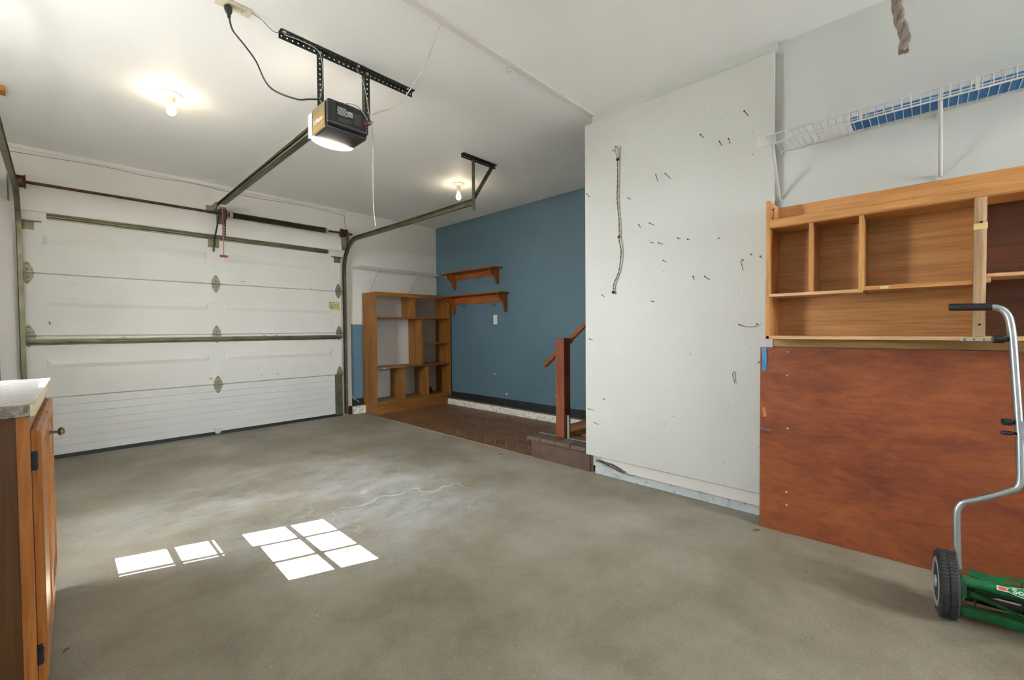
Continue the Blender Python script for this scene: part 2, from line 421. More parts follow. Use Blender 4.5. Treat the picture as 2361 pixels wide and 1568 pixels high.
# left wall with its window, rear wall with one added for fill light
WIN = (2.443, 3.169, 1.03, 2.31)
b = MB(); b.box(XL-.12, XL, YR-.12, WIN[0], 0, CEIL); b.box(XL-.12, XL, WIN[1], YF, 0, CEIL); b.box(XL-.12, XL, WIN[0], WIN[1], 0, WIN[2]); b.box(XL-.12, XL, WIN[0], WIN[1], WIN[3], CEIL)
struct('wall_left', b, M['wall'], 'white wall with the sunny window')
RW = (1.60, 2.62, 1.0, 2.15)
b = MB(); b.box(XL, RW[0], YR-.12, YR, 0, CEIL); b.box(RW[1], XR+.11, YR-.12, YR, 0, CEIL); b.box(RW[0], RW[1], YR-.12, YR, 0, RW[2]); b.box(RW[0], RW[1], YR-.12, YR, RW[3], CEIL)
struct('wall_rear', b, M['wall'], 'white rear wall of the garage')
struct('sky_block_roof', MB().box(-1.2, 4.2, -4.6, YR-.12, 2.40, 2.50), M['wall'], 'unseen roof added to block sky at the rear fill window')  # added out of view so mostly ground light enters the rear window
struct('sky_block_screen', MB().box(-6, 10, -8.3, -8.2, -.16, 1.9), plain('grey_boards', '8f8f8c', '9b9b98', 4, .9), 'unseen board screen added to block low sky at the rear')  # added out of view, hides the low sky from the rear window
def side_window(n, w):
    y0, y1, z0, z1 = w; X = XL-.03
    r = thing('window_%d' % n, None, None, (X, y0, z0), kind='structure')
    f = MB(); t = .038
    f.box(X-.03, X+.03, y0, y0+t, z0, z1); f.box(X-.03, X+.03, y1-t, y1, z0, z1)
    f.box(X-.03, X+.03, y0, y1, z0, z0+t); f.box(X-.03, X+.03, y0, y1, z1-t, z1)
    f.build('window_frame', M['frame_white'], r)
    box('meeting_rail', M['frame_white'], r, X-.02, X+.015, y0, y1, 1.597, 1.712)
    bars = MB()
    for yy in (y0+.251, y0+.478): bars.box(X-.009, X+.009, yy-.012, yy+.012, z0, z1)
    for zz in (1.360, 1.986): bars.box(X-.009, X+.009, y0, y1, zz-.011, zz+.011)
    bars.box(X-.006, X+.006, y0, y1, 1.550, 1.560)
    bars.build('muntin_grid', M['frame_white'], r)
    box('window_pane', M['glass'], r, X-.002, X+.002, y0+t, y1-t, z0+t, z1-t)
    box('window_sill', M['frame_white'], r, XL-.02, XL+.03, y0-.04, y1+.04, z0-.025, z0)
side_window(1, WIN)
r = thing('window_2', None, None, (RW[0], YR, RW[2]), kind='structure')  # unseen rear window, added to fill the room with light
f = MB(); Y = YR-.05
f.box(RW[0], RW[1], Y-.03, Y+.03, RW[2], RW[2]+.04); f.box(RW[0], RW[1], Y-.03, Y+.03, RW[3]-.04, RW[3])
for xx in (RW[0], (RW[0]+RW[1])/2-.02, RW[1]-.04): f.box(xx, xx+.04, Y-.03, Y+.03, RW[2], RW[3])
f.build('window_frame', M['frame_white'], r); box('window_pane', M['glass'], r, RW[0]+.04, RW[1]-.04, Y-.002, Y+.002, RW[2]+.04, RW[3]-.04)
# trims
struct('trim_1', MB().prism([(0, YF-.022, CEIL), (0, YF, CEIL), (0, YF, CEIL-.030), (0, YF-.012, CEIL-.028)], (XL, 0, 0), (2.62, 0, 0)), M['board_white'], 'narrow white moulding above the garage door')
struct('trim_2', MB().box(.2, XR+.0, 1.765, 1.805, CEIL-.012, CEIL), M['board_white'], 'white batten across the ceiling seam')
struct('trim_3', MB().box(2.748, XR, .60, 1.79, 2.606, CEIL), M['wall_grey'], 'white strip above the tall panel')
struct('trim_4', MB().box(2.522, 2.655, YF-.028, YF, .105, 2.2).box(2.522, 2.60, YF-.028, YF, 0, .105), M['board_white'], 'white jamb board beside the right track')
struct('trim_5', MB().box(-.335, -.205, YF-.028, YF, 0, 2.2), M['board_white'], 'white jamb board beside the left track')
struct('trim_6', MB().box(2.60, 2.655, YF-.03, YF, 0, .105), M['rust'], 'rusted foot of the right jamb')
struct('baseboard_blue', MB().box(XB-.012, XB, 1.0, YF, .084, .181), M['black_rubber'], 'black rubber baseboard along the blue wall')
struct('baseboard_front', MB().box(2.656, 2.835, YF-.01, YF, .10, .19), M['black_rubber'], 'black rubber baseboard right of the garage door')
# raised concrete edges
def rough_ledge(name, x0, x1, y0, y1, z1, m, seg, jit, along='Y', label=None):
    b = MB(); n = max(2, int((abs(y1-y0) if along == 'Y' else abs(x1-x0))/seg)); rows = []
    rnd = random.Random(3)
    for i in range(n+1):
        t = i/n; q = []
        for (f_, z) in ((0, 0), (rnd.uniform(-jit, jit), z1*.4), (rnd.uniform(0, jit*1.4), z1*.8), (rnd.uniform(.1, jit*10)*.06+.004, z1), (1, z1), (1, 0)):
            if along == 'Y': q.append((x0+(x1-x0)*1 if f_ == 1 else x0+f_, y0+(y1-y0)*t, z))
            else: q.append((x0+(x1-x0)*t, y1 if f_ == 1 else y0+f_, z))
        rows += q
    fs = [(i*6+j, i*6+(j+1) % 6, (i+1)*6+(j+1) % 6, (i+1)*6+j) for i in range(n) for j in range(6)]
    fs += [tuple(range(6)), tuple(n*6+j for j in range(6))[::-1]]
    b.add(rows, fs); return struct(name, b, m, label)
rough_ledge('trim_7', 3.965, XB, 1.0, YF, .083, M['curb'], .06, .008, label='chipped white concrete ledge under the blue wall')
rough_ledge('trim_8', 2.655, 2.86, YF-.075, YF, .095, M['curb'], .03, .008, 'X', label='rough concrete ledge beside the bookcase')
rough_ledge('trim_9', 2.792, 2.9, -2.5, 1.80, .10, M['foundation'], .05, .010, label='rough whitewashed foundation edge under the tall panel')

struct('trim_11', MB().box(3.982, XB-.013, 1.0, 5.10, .083, .0855), M['curb_top'], 'tan top of the ledge under the blue wall')
# ------------------------------------------------------------------ brown tiled floor, herringbone at 45 degrees
TX0, TX1, TY0, TY1 = 2.782, 3.965, 2.40, 5.14
tf = struct('floor_tiled', MB().box(TX0, TX1, TY0, TY1, 0, .0035), M['grout'], 'brown tiled alcove floor')
def clip(poly, x0, x1, y0, y1):
    for ax, lim, sg in ((0, x0, 1), (0, x1, -1), (1, y0, 1), (1, y1, -1)):
        out = []
        for i in range(len(poly)):
            a, b_ = poly[i], poly[(i+1) % len(poly)]
            ia, ib = sg*(a[ax]-lim) >= 0, sg*(b_[ax]-lim) >= 0
            if ia: out.append(a)
            if ia != ib:
                t = (lim-a[ax])/(b_[ax]-a[ax]); out.append((a[0]+(b_[0]-a[0])*t, a[1]+(b_[1]-a[1])*t))
        poly = out
        if len(poly) < 3: return []
    return poly
c45 = math.cos(math.pi/4); tw = .1045
rnd = random.Random(5); n_t = 0
for i in range(-40, 60):
    for j in range(-40, 60):
        # herringbone: cells (i,j); horizontal brick starts where (i-j)%4==0, vertical where (i-j)%4==2 rotated
        m4 = (i-j) % 4
        if m4 == 0: rc = (i, j, i+2, j+1)
        elif m4 == 3: rc = (i, j, i+1, j+2)
        else: continue
        g = .0032; q = [(rc[0]*tw+g, rc[1]*tw+g), (rc[2]*tw-g, rc[1]*tw+g), (rc[2]*tw-g, rc[3]*tw-g), (rc[0]*tw+g, rc[3]*tw-g)]
        q = [(2.9+(a-b_)*c45, 3.0+(a+b_)*c45) for a, b_ in q]
        q = clip(q, TX0+.001, TX1, TY0, TY1)
        if len(q) < 3: continue
        ar = abs(sum(q[k][0]*q[(k+1) % len(q)][1]-q[(k+1) % len(q)][0]*q[k][1] for k in range(len(q))))/2
        if ar < .0006: continue
        zt = .0055+rnd.uniform(-.0006, .0006)
        MB().prism([(a, b_, 0) for a, b_ in q], (0, 0, .001), (0, 0, zt)).build('tile', M['tile'] if rnd.random() < .6 else M['tile_b'], tf); n_t += 1

# ------------------------------------------------------------------ garage door
DY = 5.447; D0, D1 = -.205, 2.52
dr = thing('door_1', 'white sectional garage door with steel hinges', None, (1.16, DY, 0), kind='structure')
zs = [.030, .533, 1.068, 1.602, 2.128]
def extr(profile, x0, x1):
    return MB().prism([(0, y, z) for y, z in profile], (x0, 0, 0), (x1, 0, 0))
# lowest section: smooth ribbed newer panel
p = [(DY, zs[0])]; nr = 7
for i in range(1, nr):
    z = zs[0]+(zs[1]-zs[0])*i/nr; p += [(DY, z-.004), (DY+.004, z), (DY, z+.003)]
p += [(DY, zs[1]-.003), (DY+.04, zs[1]-.003), (DY+.04, zs[0])]
extr(p, D0, D1).box(D0, D1, DY+.022, DY+.038, zs[1]-.02, zs[1]+.012).build('door_section', M['door_new'], dr, label='smooth white bottom section with fine grooves')
for k in range(1, 4):
    z0, z1 = zs[k], zs[k+1]; zc = (z0+z1)/2
    b = extr([(DY+.006, z0+.002), (DY-.000, z0+.008), (DY, z1-.008), (DY+.006, z1-.002), (DY+.04, z1-.002), (DY+.04, z0+.002)], D0, D1)
    for xa, xb in ((D0+.13, 1.09), (1.235, D1-.13)):
        for zq in (zc+.02,):
            b.add([(xa, DY, zq+.045), (xb, DY, zq+.045), (xa+.03, DY-.010, zq), (xb-.03, DY-.010, zq), (xa, DY, zq-.035), (xb, DY, zq-.035)],
                  [(0, 1, 3, 2), (2, 3, 5, 4), (0, 2, 4), (1, 5, 3)])
    for xa, xb in ((D0, D0+.10), (1.115, 1.21), (D1-.10, D1)):
        b.box(xa, xb, DY-.0025, DY+.01, z0+.01, z1-.01)
    b.box(D0, D1, DY+.022, DY+.038, z1-.02, z1+.012)
    b.build('door_section', M['door_old'], dr)
box('bottom_seal', M['black_rubber'], dr, D0, D1, DY-.004, DY+.036, 0, .034)
def strut(z, x0, x1):
    y = DY
    b = extr([(y-.0005, z+.026), (y-.004, z+.026), (y-.006, z+.014), (y-.034, z+.010), (y-.036, z+.003), (y-.030, z+.001), (y-.030, z-.003), (y-.036, z-.005), (y-.034, z-.011), (y-.006, z-.015), (y-.004, z-.028), (y-.0005, z-.028)], x0, x1)
    return b.build('strut', M['galv'], dr)
strut(2.094, -.05, 2.355); strut(1.018, -.18, 2.515)
def hinge_mesh():
    b = MB(); y = 0
    up = [(-.036, .010), (-.036, .036), (-.010, .088), (-.004, .092), (.004, .092), (.010, .088), (.036, .036), (.036, .010)]
    b.prism([(a, -.002, c) for a, c in up], (0, 0, 0), (0, -.003, 0))
    b.prism([(a, -.002, -c) for a, c in up], (0, 0, 0), (0, -.003, 0))
    b.box(-.038, .038, -.012, -.002, .003, .014); b.box(-.038, .038, -.012, -.002, -.014, -.003)
    b.tube([(-.046, -.015, 0), (.046, -.015, 0)], .0055, 8)
    for zz in (.075, .032, -.032, -.075): b.lathe([(.007, 0), (.006, .004), (.002, .006)], (0, -.005, zz), (0, -1, 0), 8)
    return b.mesh('hinge', M['galv_old'])
hm = hinge_mesh()
for x_, z_ in ((-.172, 1.602), (-.174, 1.07), (1.162, 1.602), (1.160, 1.07), (1.162, .534), (2.485, 1.605), (2.487, 1.07), (2.487, .545)):
    o = bpy.data.objects.new('hinge', hm); COL.objects.link(o); o.parent = dr; o.location = Vector((x_, DY, z_))-dr.location
for x_, s_ in ((-.165, 1), (2.475, -1)):
    b = MB(); b.box(x_-.04, x_+.04, DY-.012, DY-.001, 1.965, 2.035); b.box(x_-.045, x_+.045, DY-.04, DY-.001, 2.028, 2.040)
    b.tube([(x_-.06*s_, DY-.03, 2.034), (x_+.085*s_, DY-.03, 2.034)], .006, 8); b.build('roller_bracket', M['galv'], dr)
b = MB(); b.box(2.425, 2.52, DY-.006, DY+.002, .03, .535); b.box(2.425, 2.52, DY-.03, DY-.002, .022, .034); b.lathe([(.008, 0), (.006, .01)], (2.47, DY-.006, .10), (0, -1, 0), 8); b.lathe([(.008, 0), (.006, .01)], (2.47, DY-.006, .17), (0, -1, 0), 8)
b.build('corner_plate', M['galv'], dr)
b = MB(); b.box(1.115, 1.185, DY-.026, DY, .058, .066); b.prism([(1.118, DY-.004, .062), (1.182, DY-.004, .062), (1.174, DY-.004, -.0+.022), (1.165, DY-.004, .012), (1.135, DY-.004, .012), (1.126, DY-.004, .022)], (0, -.004, 0), (0, 0, 0))
b.build('lift_handle', M['zinc'], dr)
b = MB(); b.box(1.10, 1.20, DY-.004, DY, 1.985, 2.075); b.box(1.135, 1.143, DY-.04, DY, 2.0, 2.06); b.box(1.16, 1.168, DY-.04, DY, 2.0, 2.06)
b.build('arm_bracket', M['galv'], dr)
st = box('warning_label', M['yellow_paper'], dr, 2.362, 2.500, DY-.005, DY-.002, 1.362, 1.466)
b = MB(); b.box(2.366, 2.43, DY-.0058, DY-.0048, 1.452, 1.459)
for zz in (1.43, 1.415, 1.40, 1.385): b.box(2.37, 2.49, DY-.0056, DY-.0048, zz, zz+.0035)
b.lathe([(.012, 0), (.011, .001)], (2.40, DY-.005, 1.393), (0, -1, 0), 12); b.build('printed_lines', M['label_grey'], st)
rn = random.Random(11)
def flake(x, z, w, h):
    n = 9; poly = [(x+math.cos(2*math.pi*i/n)*w*rn.uniform(.5, 1), DY-.0005, z+math.sin(2*math.pi*i/n)*h*rn.uniform(.5, 1)) for i in range(n)]
    MB().prism(poly, (0, -.0012, 0), (0, .002, 0)).build('paint_chip', M['chip'], dr)
for x, z, w, h in ((.93, .82, .035, .014), (.86, .818, .012, .004), (1.10, .60, .016, .012), (1.58, .60, .014, .006), (1.75, .60, .02, .008), (1.92, .60, .012, .005), (1.62, 1.045, .03, .007), (1.75, 1.05, .02, .007), (.42, 1.048, .02, .006), (-.05, 1.18, .01, .02), (1.42, 1.645, .03, .006), (2.15, 1.62, .02, .005)):
    flake(x, z, w, h)

# ------------------------------------------------------------------ torsion shaft
SY, SZ = 5.375, 2.34
t = thing('torsion_spring_shaft', 'rusty torsion shaft with a dark coil spring above the garage door', 'spring shaft', (1.2, SY, SZ))
MB().tube([(-.21, SY, SZ), (2.65, SY, SZ)], .013, 12).build('shaft', M['rust'], t, True)
prof = []; n = 110
for i in range(n*4+1):
    prof.append((.029+.0035*math.cos(i*math.pi/2), 1.0*i/(n*4)))
MB().lathe(prof, (1.315, SY, SZ), (1, 0, 0), 16).build('coil_spring', M['spring'], t, True)
for x_ in (1.30, 2.318):
    MB().lathe([(.02, -.02), (.036, -.018), (.036, -.004), (.026, .012), (.02, .02)], (x_, SY, SZ), (1, 0, 0), 16).build('spring_cone', M['zinc'], t, True)
for x_ in (-.195, 2.54):
    MB().lathe([(.03, -.036), (.056, -.034), (.056, -.028), (.048, -.022), (.048, .022), (.056, .028), (.056, .034), (.03, .036)], (x_, SY, SZ), (1, 0, 0), 20).build('cable_drum', M['rust'], t, True)
b = MB(); b.box(1.19, 1.27, YF-.006, YF, SZ-.09, SZ+.06); b.prism([(1.262, YF, SZ-.07), (1.262, YF, SZ+.075), (1.262, SY-.02, SZ+.04), (1.262, SY-.02, SZ-.03)], (0, 0, 0), (.004, 0, 0)); b.build('centre_bearing_plate', M['galv'], t)
b = MB(); b.box(2.555, 2.60, YF-.14, YF-.006, SZ-.20, SZ-.0); b.build('end_bearing_plate', M['galv'], t)
b = MB(); b.box(-.262, -.258, YF-.14, YF-.006, SZ-.16, SZ+.04); b.build('end_bearing_plate', M['galv'], t)

# ------------------------------------------------------------------ door tracks
def c_track(path, sgn, xs=0.0):
    """C profile swept along a path in the YZ plane; opening faces the door centre (sgn)"""
    prof = [(-.024, .006), (-.024, .0), (0, -.006), (.024, 0), (.024, .006), (.021, .006), (.021, .003), (0, -.003), (-.021, .003), (-.021, .006)]
    prof = [(-.026, .030), (-.026, .004), (-.020, -.002), (.020, -.002), (.026, .004), (.026, .030), (.0235, .030), (.0235, .005), (.019, .0005), (-.019, .0005), (-.0235, .005), (-.0235, .030)]
    b = MB(); n = len(path); k = len(prof); vs_ = []
    for i, P in enumerate(path):
        P = Vector(P); tt = (Vector(path[min(i+1, n-1)])-Vector(path[max(i-1, 0)])); tt.x = 0; tt.normalize()
        nn = Vector((0, -tt.z, tt.y))
        for a, d in prof: vs_.append(P+nn*a+Vector((sgn*d, 0, 0)))
    fs = [(i*k+j, i*k+(j+1) % k, (i+1)*k+(j+1) % k, (i+1)*k+j) for i in range(n-1) for j in range(k)]
    fs += [tuple(range(k)), tuple((n-1)*k+j for j in range(k))]
    return b.add(vs_, fs)
TYV = 5.41; TZ = 2.235; TR = .36
def track(x0, x1, y_end, label, sgn):
    t = thing('door_track', label, 'door track', (x0, TYV, 0))
    path = [(x0, TYV, .02), (x0, TYV, TZ-TR)]
    path += [(x0, p.y, p.z) for p in arc((x0, TYV-TR, TZ-TR), TR, 0, math.pi/2, 14, (0, 1, 0), (0, 0, 1))][1:]
    path += [(x0+(x1-x0)*.5, (TYV-TR+y_end)/2, TZ+.005), (x1, y_end, TZ+.012)]
    c_track(path, sgn).build('track_rail', M['galv'], t, True)
    for z_ in (.35, 1.0, 1.7):
        b = MB(); xo = x0-sgn*.004
        b.box(min(xo, xo-sgn*.05), max(xo, xo-sgn*.05), YF-.034, YF-.029, z_, z_+.05); b.box(xo-.002, xo+.002, TYV-.02, YF-.03, z_, z_+.05); b.build('track_clip', M['board_white'], t)
    xa = x1+(-sgn)*.002
    # hanger: ceiling angle, drop and diagonal brace of perforated steel
    s = -sgn
    MB().angle((x1-s*.12, y_end+.01, CEIL-.003), (x1+s*.30, y_end+.01, CEIL-.003), (0, 0, -1), (0, -1, 0), .034).build('ceiling_angle', M['perf'], t)
    MB().angle((xa, y_end+.008, CEIL-.02), (xa, y_end+.008, TZ-.05), (s, 0, 0), (0, -1, 0), .034).build('hanger_angle', M['perf_light'], t)
    MB().angle((x1+s*.26, y_end+.006, CEIL-.02), (x1+s*.012, y_end+.006, TZ+.04), (-s, 0, -.3), (0, -1, 0), .034).build('diagonal_brace', M['perf_light'], t)
    return t
track(2.568, 2.62, 2.98, 'right galvanised door track curving to a perforated hanger', -1)
track(-.222, -.222, 2.98, 'left galvanised door track beside the white jamb', 1)

# ------------------------------------------------------------------ opener
OX, OY = 1.135, 2.41
op = thing('garage_door_opener', 'black and gold garage door opener hanging from perforated angle', 'door opener', (OX, OY, 2.19))
x0, x1, y0, y1, z0, z1 = 1.017, 1.250, 2.312, 2.51, 2.192, 2.335
MB().box(x0+.004, x1-.004, y0+.02, y1, z0, z1).build('housing', M['plastic_black'], op, bevel=.006)
# moulded end cap facing the room
b = MB(); b.prism([(x0, y0+.03, z0+.002), (x1, y0+.03, z0+.002), (x1+.004, y0+.012, z0+.02), (x1+.002, y0, z0+.03), (x1+.002, y0, z1-.035), (x1-.02, y0+.02, z1), (x0+.02, y0+.02, z1+.006), (x0, y0, z1-.01), (x0, y0, z0+.028), (x0, y0+.012, z0+.016)], (0, 0, 0), (0, .001, 0)); b = MB()
b.box(x0, x1, y0, y0+.032, z0+.018, z1+.004); b.build('end_cap', M['plastic_black'], op, bevel=.010)
lb = box('rating_label', M['label_black'], op, x0+.045, x1-.03, y0-.0012, y0+.001, z0+.036, z1-.018)
b = MB()
for q in range(6): b.box(x0+.05, x0+.098+.004*((q*7) % 3), y0-.0018, y0-.0008, z1-.030-.0075*q, z1-.0265-.0075*q)
for q in range(4): b.box(x0+.106, x0+.138, y0-.0018, y0-.0008, z1-.040-.0075*q, z1-.0352-.0075*q)
b.build('label_print', M['label_white'], lb)
b = MB()
for q in range(11): b.box(x0+.146, x0+.190-.003*((q*5) % 3), y0-.0018, y0-.0008, z1-.036-.006*q, z1-.0338-.006*q)
for q in range(5): b.box(x0+.05, x0+.135-.006*((q*5) % 3), y0-.0018, y0-.0008, z1-.083-.005*q, z1-.0812-.005*q)
b.build('label_print', M['label_grey'], lb)
box('cap_groove', M['label_black'], op, x0+.02, x1-.012, y0+.006, y0+.010, z0+.014, z0+.020)
MB().lathe([(.009, 0), (.008, .002)], (x0+.05, y0+.001, z1-.008), (0, -1, 0), 12).build('cap_port', M['label_black'], op)
for zz, c in ((z0+.058, 'yellow_paper'), (z0+.045, 'label_white'), (z0+.033, 'label_white')):
    MB().lathe([(.003, 0), (.002, .002)], (x1-.014, y0, zz), (0, -1, 0), 8).build('control_button', M[c], op)
box('wire_terminal', M['red_plastic'], op, x1-.034, x1-.014, y0-.010, y0, z0+.068, z0+.086)
# gold side plate with the name, brown strip above
sp = box('side_plate', M['brown_plate'], op, x0-.003, x0+.004, y0+.034, y1, z0+.002, z1-.002)
box('gold_panel', M['gold'], sp, x0-.0042, x0-.002, y0+.036, y1-.002, z0+.006, z1-.042)
text('LiftMaster', .034, (x0-.0048, (y0+y1)/2+.022, z0+.062), (0, -1, 0), (0, 0, 1), M['label_white'], sp, squeeze=.88, bold=.0006)
text('PREMIUM', .010, (x0-.0048, y0+.064, z0+.030), (0, -1, 0), (0, 0, 1), M['label_white'], sp)
sp2 = box('side_plate', M['brown_plate'], op, x1-.004, x1+.003, y0+.034, y1, z0+.002, z1-.002)
# lit lens at the door end
b = MB(); n = 12; ring = []
for i in range(n+1):
    t_ = i/n; xx = x0-.004+(x1-x0+.008)*t_; bul = math.sin(math.pi*t_)**.6
    ring += [(xx, y1+.002, z1-.03), (xx, y1+.02+.035*bul, z1-.055), (xx, y1+.035+.06*bul, z0+.03), (xx, y1+.03+.05*bul, z0-.008*bul), (xx, y1+.005, z0-.012*bul), (xx, y1+.002, z0+.02)]
fs = [(i*6+j, i*6+(j+1) % 6, (i+1)*6+(j+1) % 6, (i+1)*6+j) for i in range(n) for j in range(6)]+[tuple(range(6)), tuple(n*6+j for j in range(6))]
b.add(ring, fs).build('light_lens', M['lens'], op, True, label='lit milky light lens')
box('lens_rim', M['lens_rim'], op, x0-.008, x0-.003, y1-.004, y1+.05, z0-.002, z1-.012, bevel=.003)
# steel chassis on top
b = MB(); b.box(1.02, 1.33, 2.40, 2.50, z1+.002, z1+.006); b.box(1.125, 1.215, 2.40, 2.56, z1+.006, z1+.05); b.build('chassis_plate', M['galv'], op)
# rail
RZ = 2.40; RX = 1.17
b = MB(); b.box(RX-.020, RX+.020, 2.46, 5.30, RZ-.030, RZ-.026); b.box(RX-.003, RX+.003, 2.46, 5.30, RZ-.03, RZ+.014); b.box(RX-.018, RX+.018, 2.46, 5.30, RZ+.010, RZ+.014); b.box(RX+.017, RX+.020, 2.46, 5.30, RZ-.03, RZ-.012); b.box(RX-.020, RX-.017, 2.46, 5.30, RZ-.03, RZ-.012)
b.build('rail', M['galv'], op)
MB().tube([(RX-.030, 2.6, RZ+.008), (RX-.030, 5.32, RZ-.0)], .004, 6).build('drive_chain', M['spring'], op)
b = MB(); b.box(RX-.035, RX-.031, 5.22, YF-.008, RZ-.04, RZ+.02); b.box(RX+.031, RX+.035, 5.22, YF-.008, RZ-.04, RZ+.02); b.box(RX-.07, RX+.07, YF-.010, YF-.004, RZ-.05, RZ+.03); b.lathe([(.024, -.012), (.024, .012)], (RX, 5.33, RZ-.01), (1, 0, 0), 16)
b.build('header_bracket', M['galv_old'], op)
b = MB(); b.box(RX-.028, RX+.028, 5.10, 5.22, RZ-.055, RZ-.032); b.build('trolley', M['zinc'], op)
b = MB(); b.perf((RX+.006, 5.16, RZ-.05), (RX+.006, 5.20, RZ-.33), (1, 0, 0), .03, hole=.005, pitch=.026, th=.003); b.build('straight_arm', M['rust'], op)
MB().tube([(RX-.012, 5.165, RZ-.06), (RX-.018, 5.31, RZ-.24), (RX-.022, DY-.03, RZ-.36), (RX-.026, DY-.024, RZ-.46)], .008, 8).build('curved_arm', M['perf'], op, True)
MB().tube([(RX+.0, 5.15, RZ-.05), (RX+.004, 5.145, RZ-.26), (RX+.004, 5.15, RZ-.53)], .0035, 6).build('release_cord', M['red_cord'], op)
MB().lathe([(.006, -.036), (.012, -.030), (.012, .030), (.006, .036)], (RX+.004, 5.15, RZ-.54), (1, 0, 0), 10).build('release_handle', M['red_plastic'], op, True)
# hangers
MB().angle((.828, 2.461, CEIL-.003), (1.643, 2.461, CEIL-.003), (0, 0, -1), (0, -1, 0), .034).build('ceiling_angle', M['perf'], op)
MB().angle((1.056, 2.456, CEIL-.010), (1.056, 2.456, 2.34), (-1, 0, 0), (0, 1, 0), .034).build('hanger_angle', M['perf'], op)
MB().angle((1.304, 2.456, CEIL-.010), (1.304, 2.456, 2.34), (1, 0, 0), (0, 1, 0), .034).build('hanger_angle', M['perf'], op)
for xx in (.85, 1.26, 1.6): MB().lathe([(.011, 0), (.009, .007)], (xx, 2.442, CEIL-.005), (0, 0, -1), 6).build('bolt', M['zinc'], op)
for xx in (1.04, 1.322): MB().lathe([(.009, 0), (.008, .008)], (xx, 2.456, CEIL-.022), (0, -1, 0), 6).build('bolt', M['zinc'], op)
b = MB()
for off in (0, .004):
    b.tube(smooth_path([(1.02+off, 2.43, 2.37), (1.06, 2.425, 2.345), (1.13+off, 2.31, 2.345), (1.19, 2.302, 2.335+off), (1.225, 2.297, 2.30), (1.232+off, 2.298, 2.285)]), .0018, 5)
    b.tube(smooth_path([(1.236, 2.298, 2.272), (1.27+off, 2.30, 2.285), (1.285, 2.36, 2.33), (1.30+off, 2.42, 2.45), (1.285, 2.43, 2.56), (1.24, 2.43, 2.635)]), .0018, 5)
b.tube(smooth_path([(.85, 2.44, 2.645), (.95, 2.437, 2.65), (1.03, 2.435, 2.628), (1.045, 2.434, 2.50), (1.03, 2.432, 2.40), (1.02, 2.43, 2.37)]), .0018, 5)
b.build('bell_wire', M['wire_white'], op)
# ceiling socket and cord
t = thing('ceiling_outlet', 'ivory outlet plate on the ceiling above the opener cord', 'outlet', (.617, 2.43, CEIL))
MB().box(.545, .690, 2.395, 2.465, CEIL-.008, CEIL).xf(Matrix.Identity(4)).build('cover_plate', M['plastic_beige'], t, bevel=.003)
box('socket_face', M['plastic_white'], t, .635, .668, 2.412, 2.448, CEIL-.011, CEIL-.007, bevel=.002)
b = MB()
for dy in (-.008, .008): b.box(.648, .657, 2.43+dy-.001, 2.43+dy+.001, CEIL-.0118, CEIL-.0105)
b.build('socket_slots', M['label_black'], t)
t = thing('power_cord', 'black power cord looping from ceiling outlet to the opener', 'cord', (.594, 2.43, CEIL-.012))
MB().lathe([(.012, 0), (.018, .006), (.018, .018), (.012, .036), (.008, .040), (.008, .052), (.0045, .060)], (.594, 2.43, CEIL-.0115), (.06, 0, -1), 12).build('plug', M['plastic_black'], t, True)
MB().tube(smooth_path([(.598, 2.43, CEIL-.065), (.612, 2.43, 2.545), (.655, 2.42, 2.494), (.705, 2.42, 2.438), (.748, 2.42, 2.352), (.80, 2.42, 2.322), (.90, 2.42, 2.322), (.96, 2.42, 2.345), (1.03, 2.425, 2.372)]), .0045, 8).build('cable', M['plastic_black'], t, True)
tag(MB().tube(smooth_path([(.69, 2.41, CEIL-.006), (.74, 2.42, CEIL-.012), (.79, 2.43, CEIL-.035), (.83, 2.44, CEIL-.022)]), .0018, 5).build('bell_wire', M['label_grey'], None), 'thin grey wire from ceiling outlet to the opener angle', 'wire')
tag(MB().tube(smooth_path([(1.389, 1.80, CEIL), (1.39, 1.84, 2.642), (1.392, 1.86, 2.62), (1.395, 1.90, 2.585), (1.40, 2.02, 2.50), (1.40, 2.16, 2.435), (1.37, 2.26, 2.39), (1.315, 2.31, 2.365), (1.29, 2.34, 2.35)], 8), .0030, 6).build('pull_string', M['wire_white'], None), 'white string looped from a ceiling hook to the opener', 'string')
tag(MB().tube(smooth_path([(1.285, 2.34, 2.30), (1.30, 2.36, 2.15), (1.303, 2.37, 1.95), (1.306, 2.37, 1.80), (1.318, 2.37, 1.715)]), .0024, 6).build('hanging_string', M['wire_white'], None), 'thin white string hanging below the opener', 'string')
tag(MB().tube(smooth_path([(1.14, 2.60, 2.37), (1.15, 3.2, 2.44), (1.16, 4.0, 2.53), (1.155, 4.9, 2.60), (1.15, 5.3, 2.635)]), .0016, 5).build('sensor_wire', M['wire_white'], None), 'thin white sensor wire strung above the opener rail', 'wire')
tag(MB().tube([(1.881, 1.822, CEIL), (1.881, 1.822, CEIL-.03), (1.888, 1.815, CEIL-.036), (1.90, 1.80, CEIL-.03)], .002, 6).build('ceiling_hook', M['zinc'], None), 'small bent wire hook under the ceiling batten', 'hook')

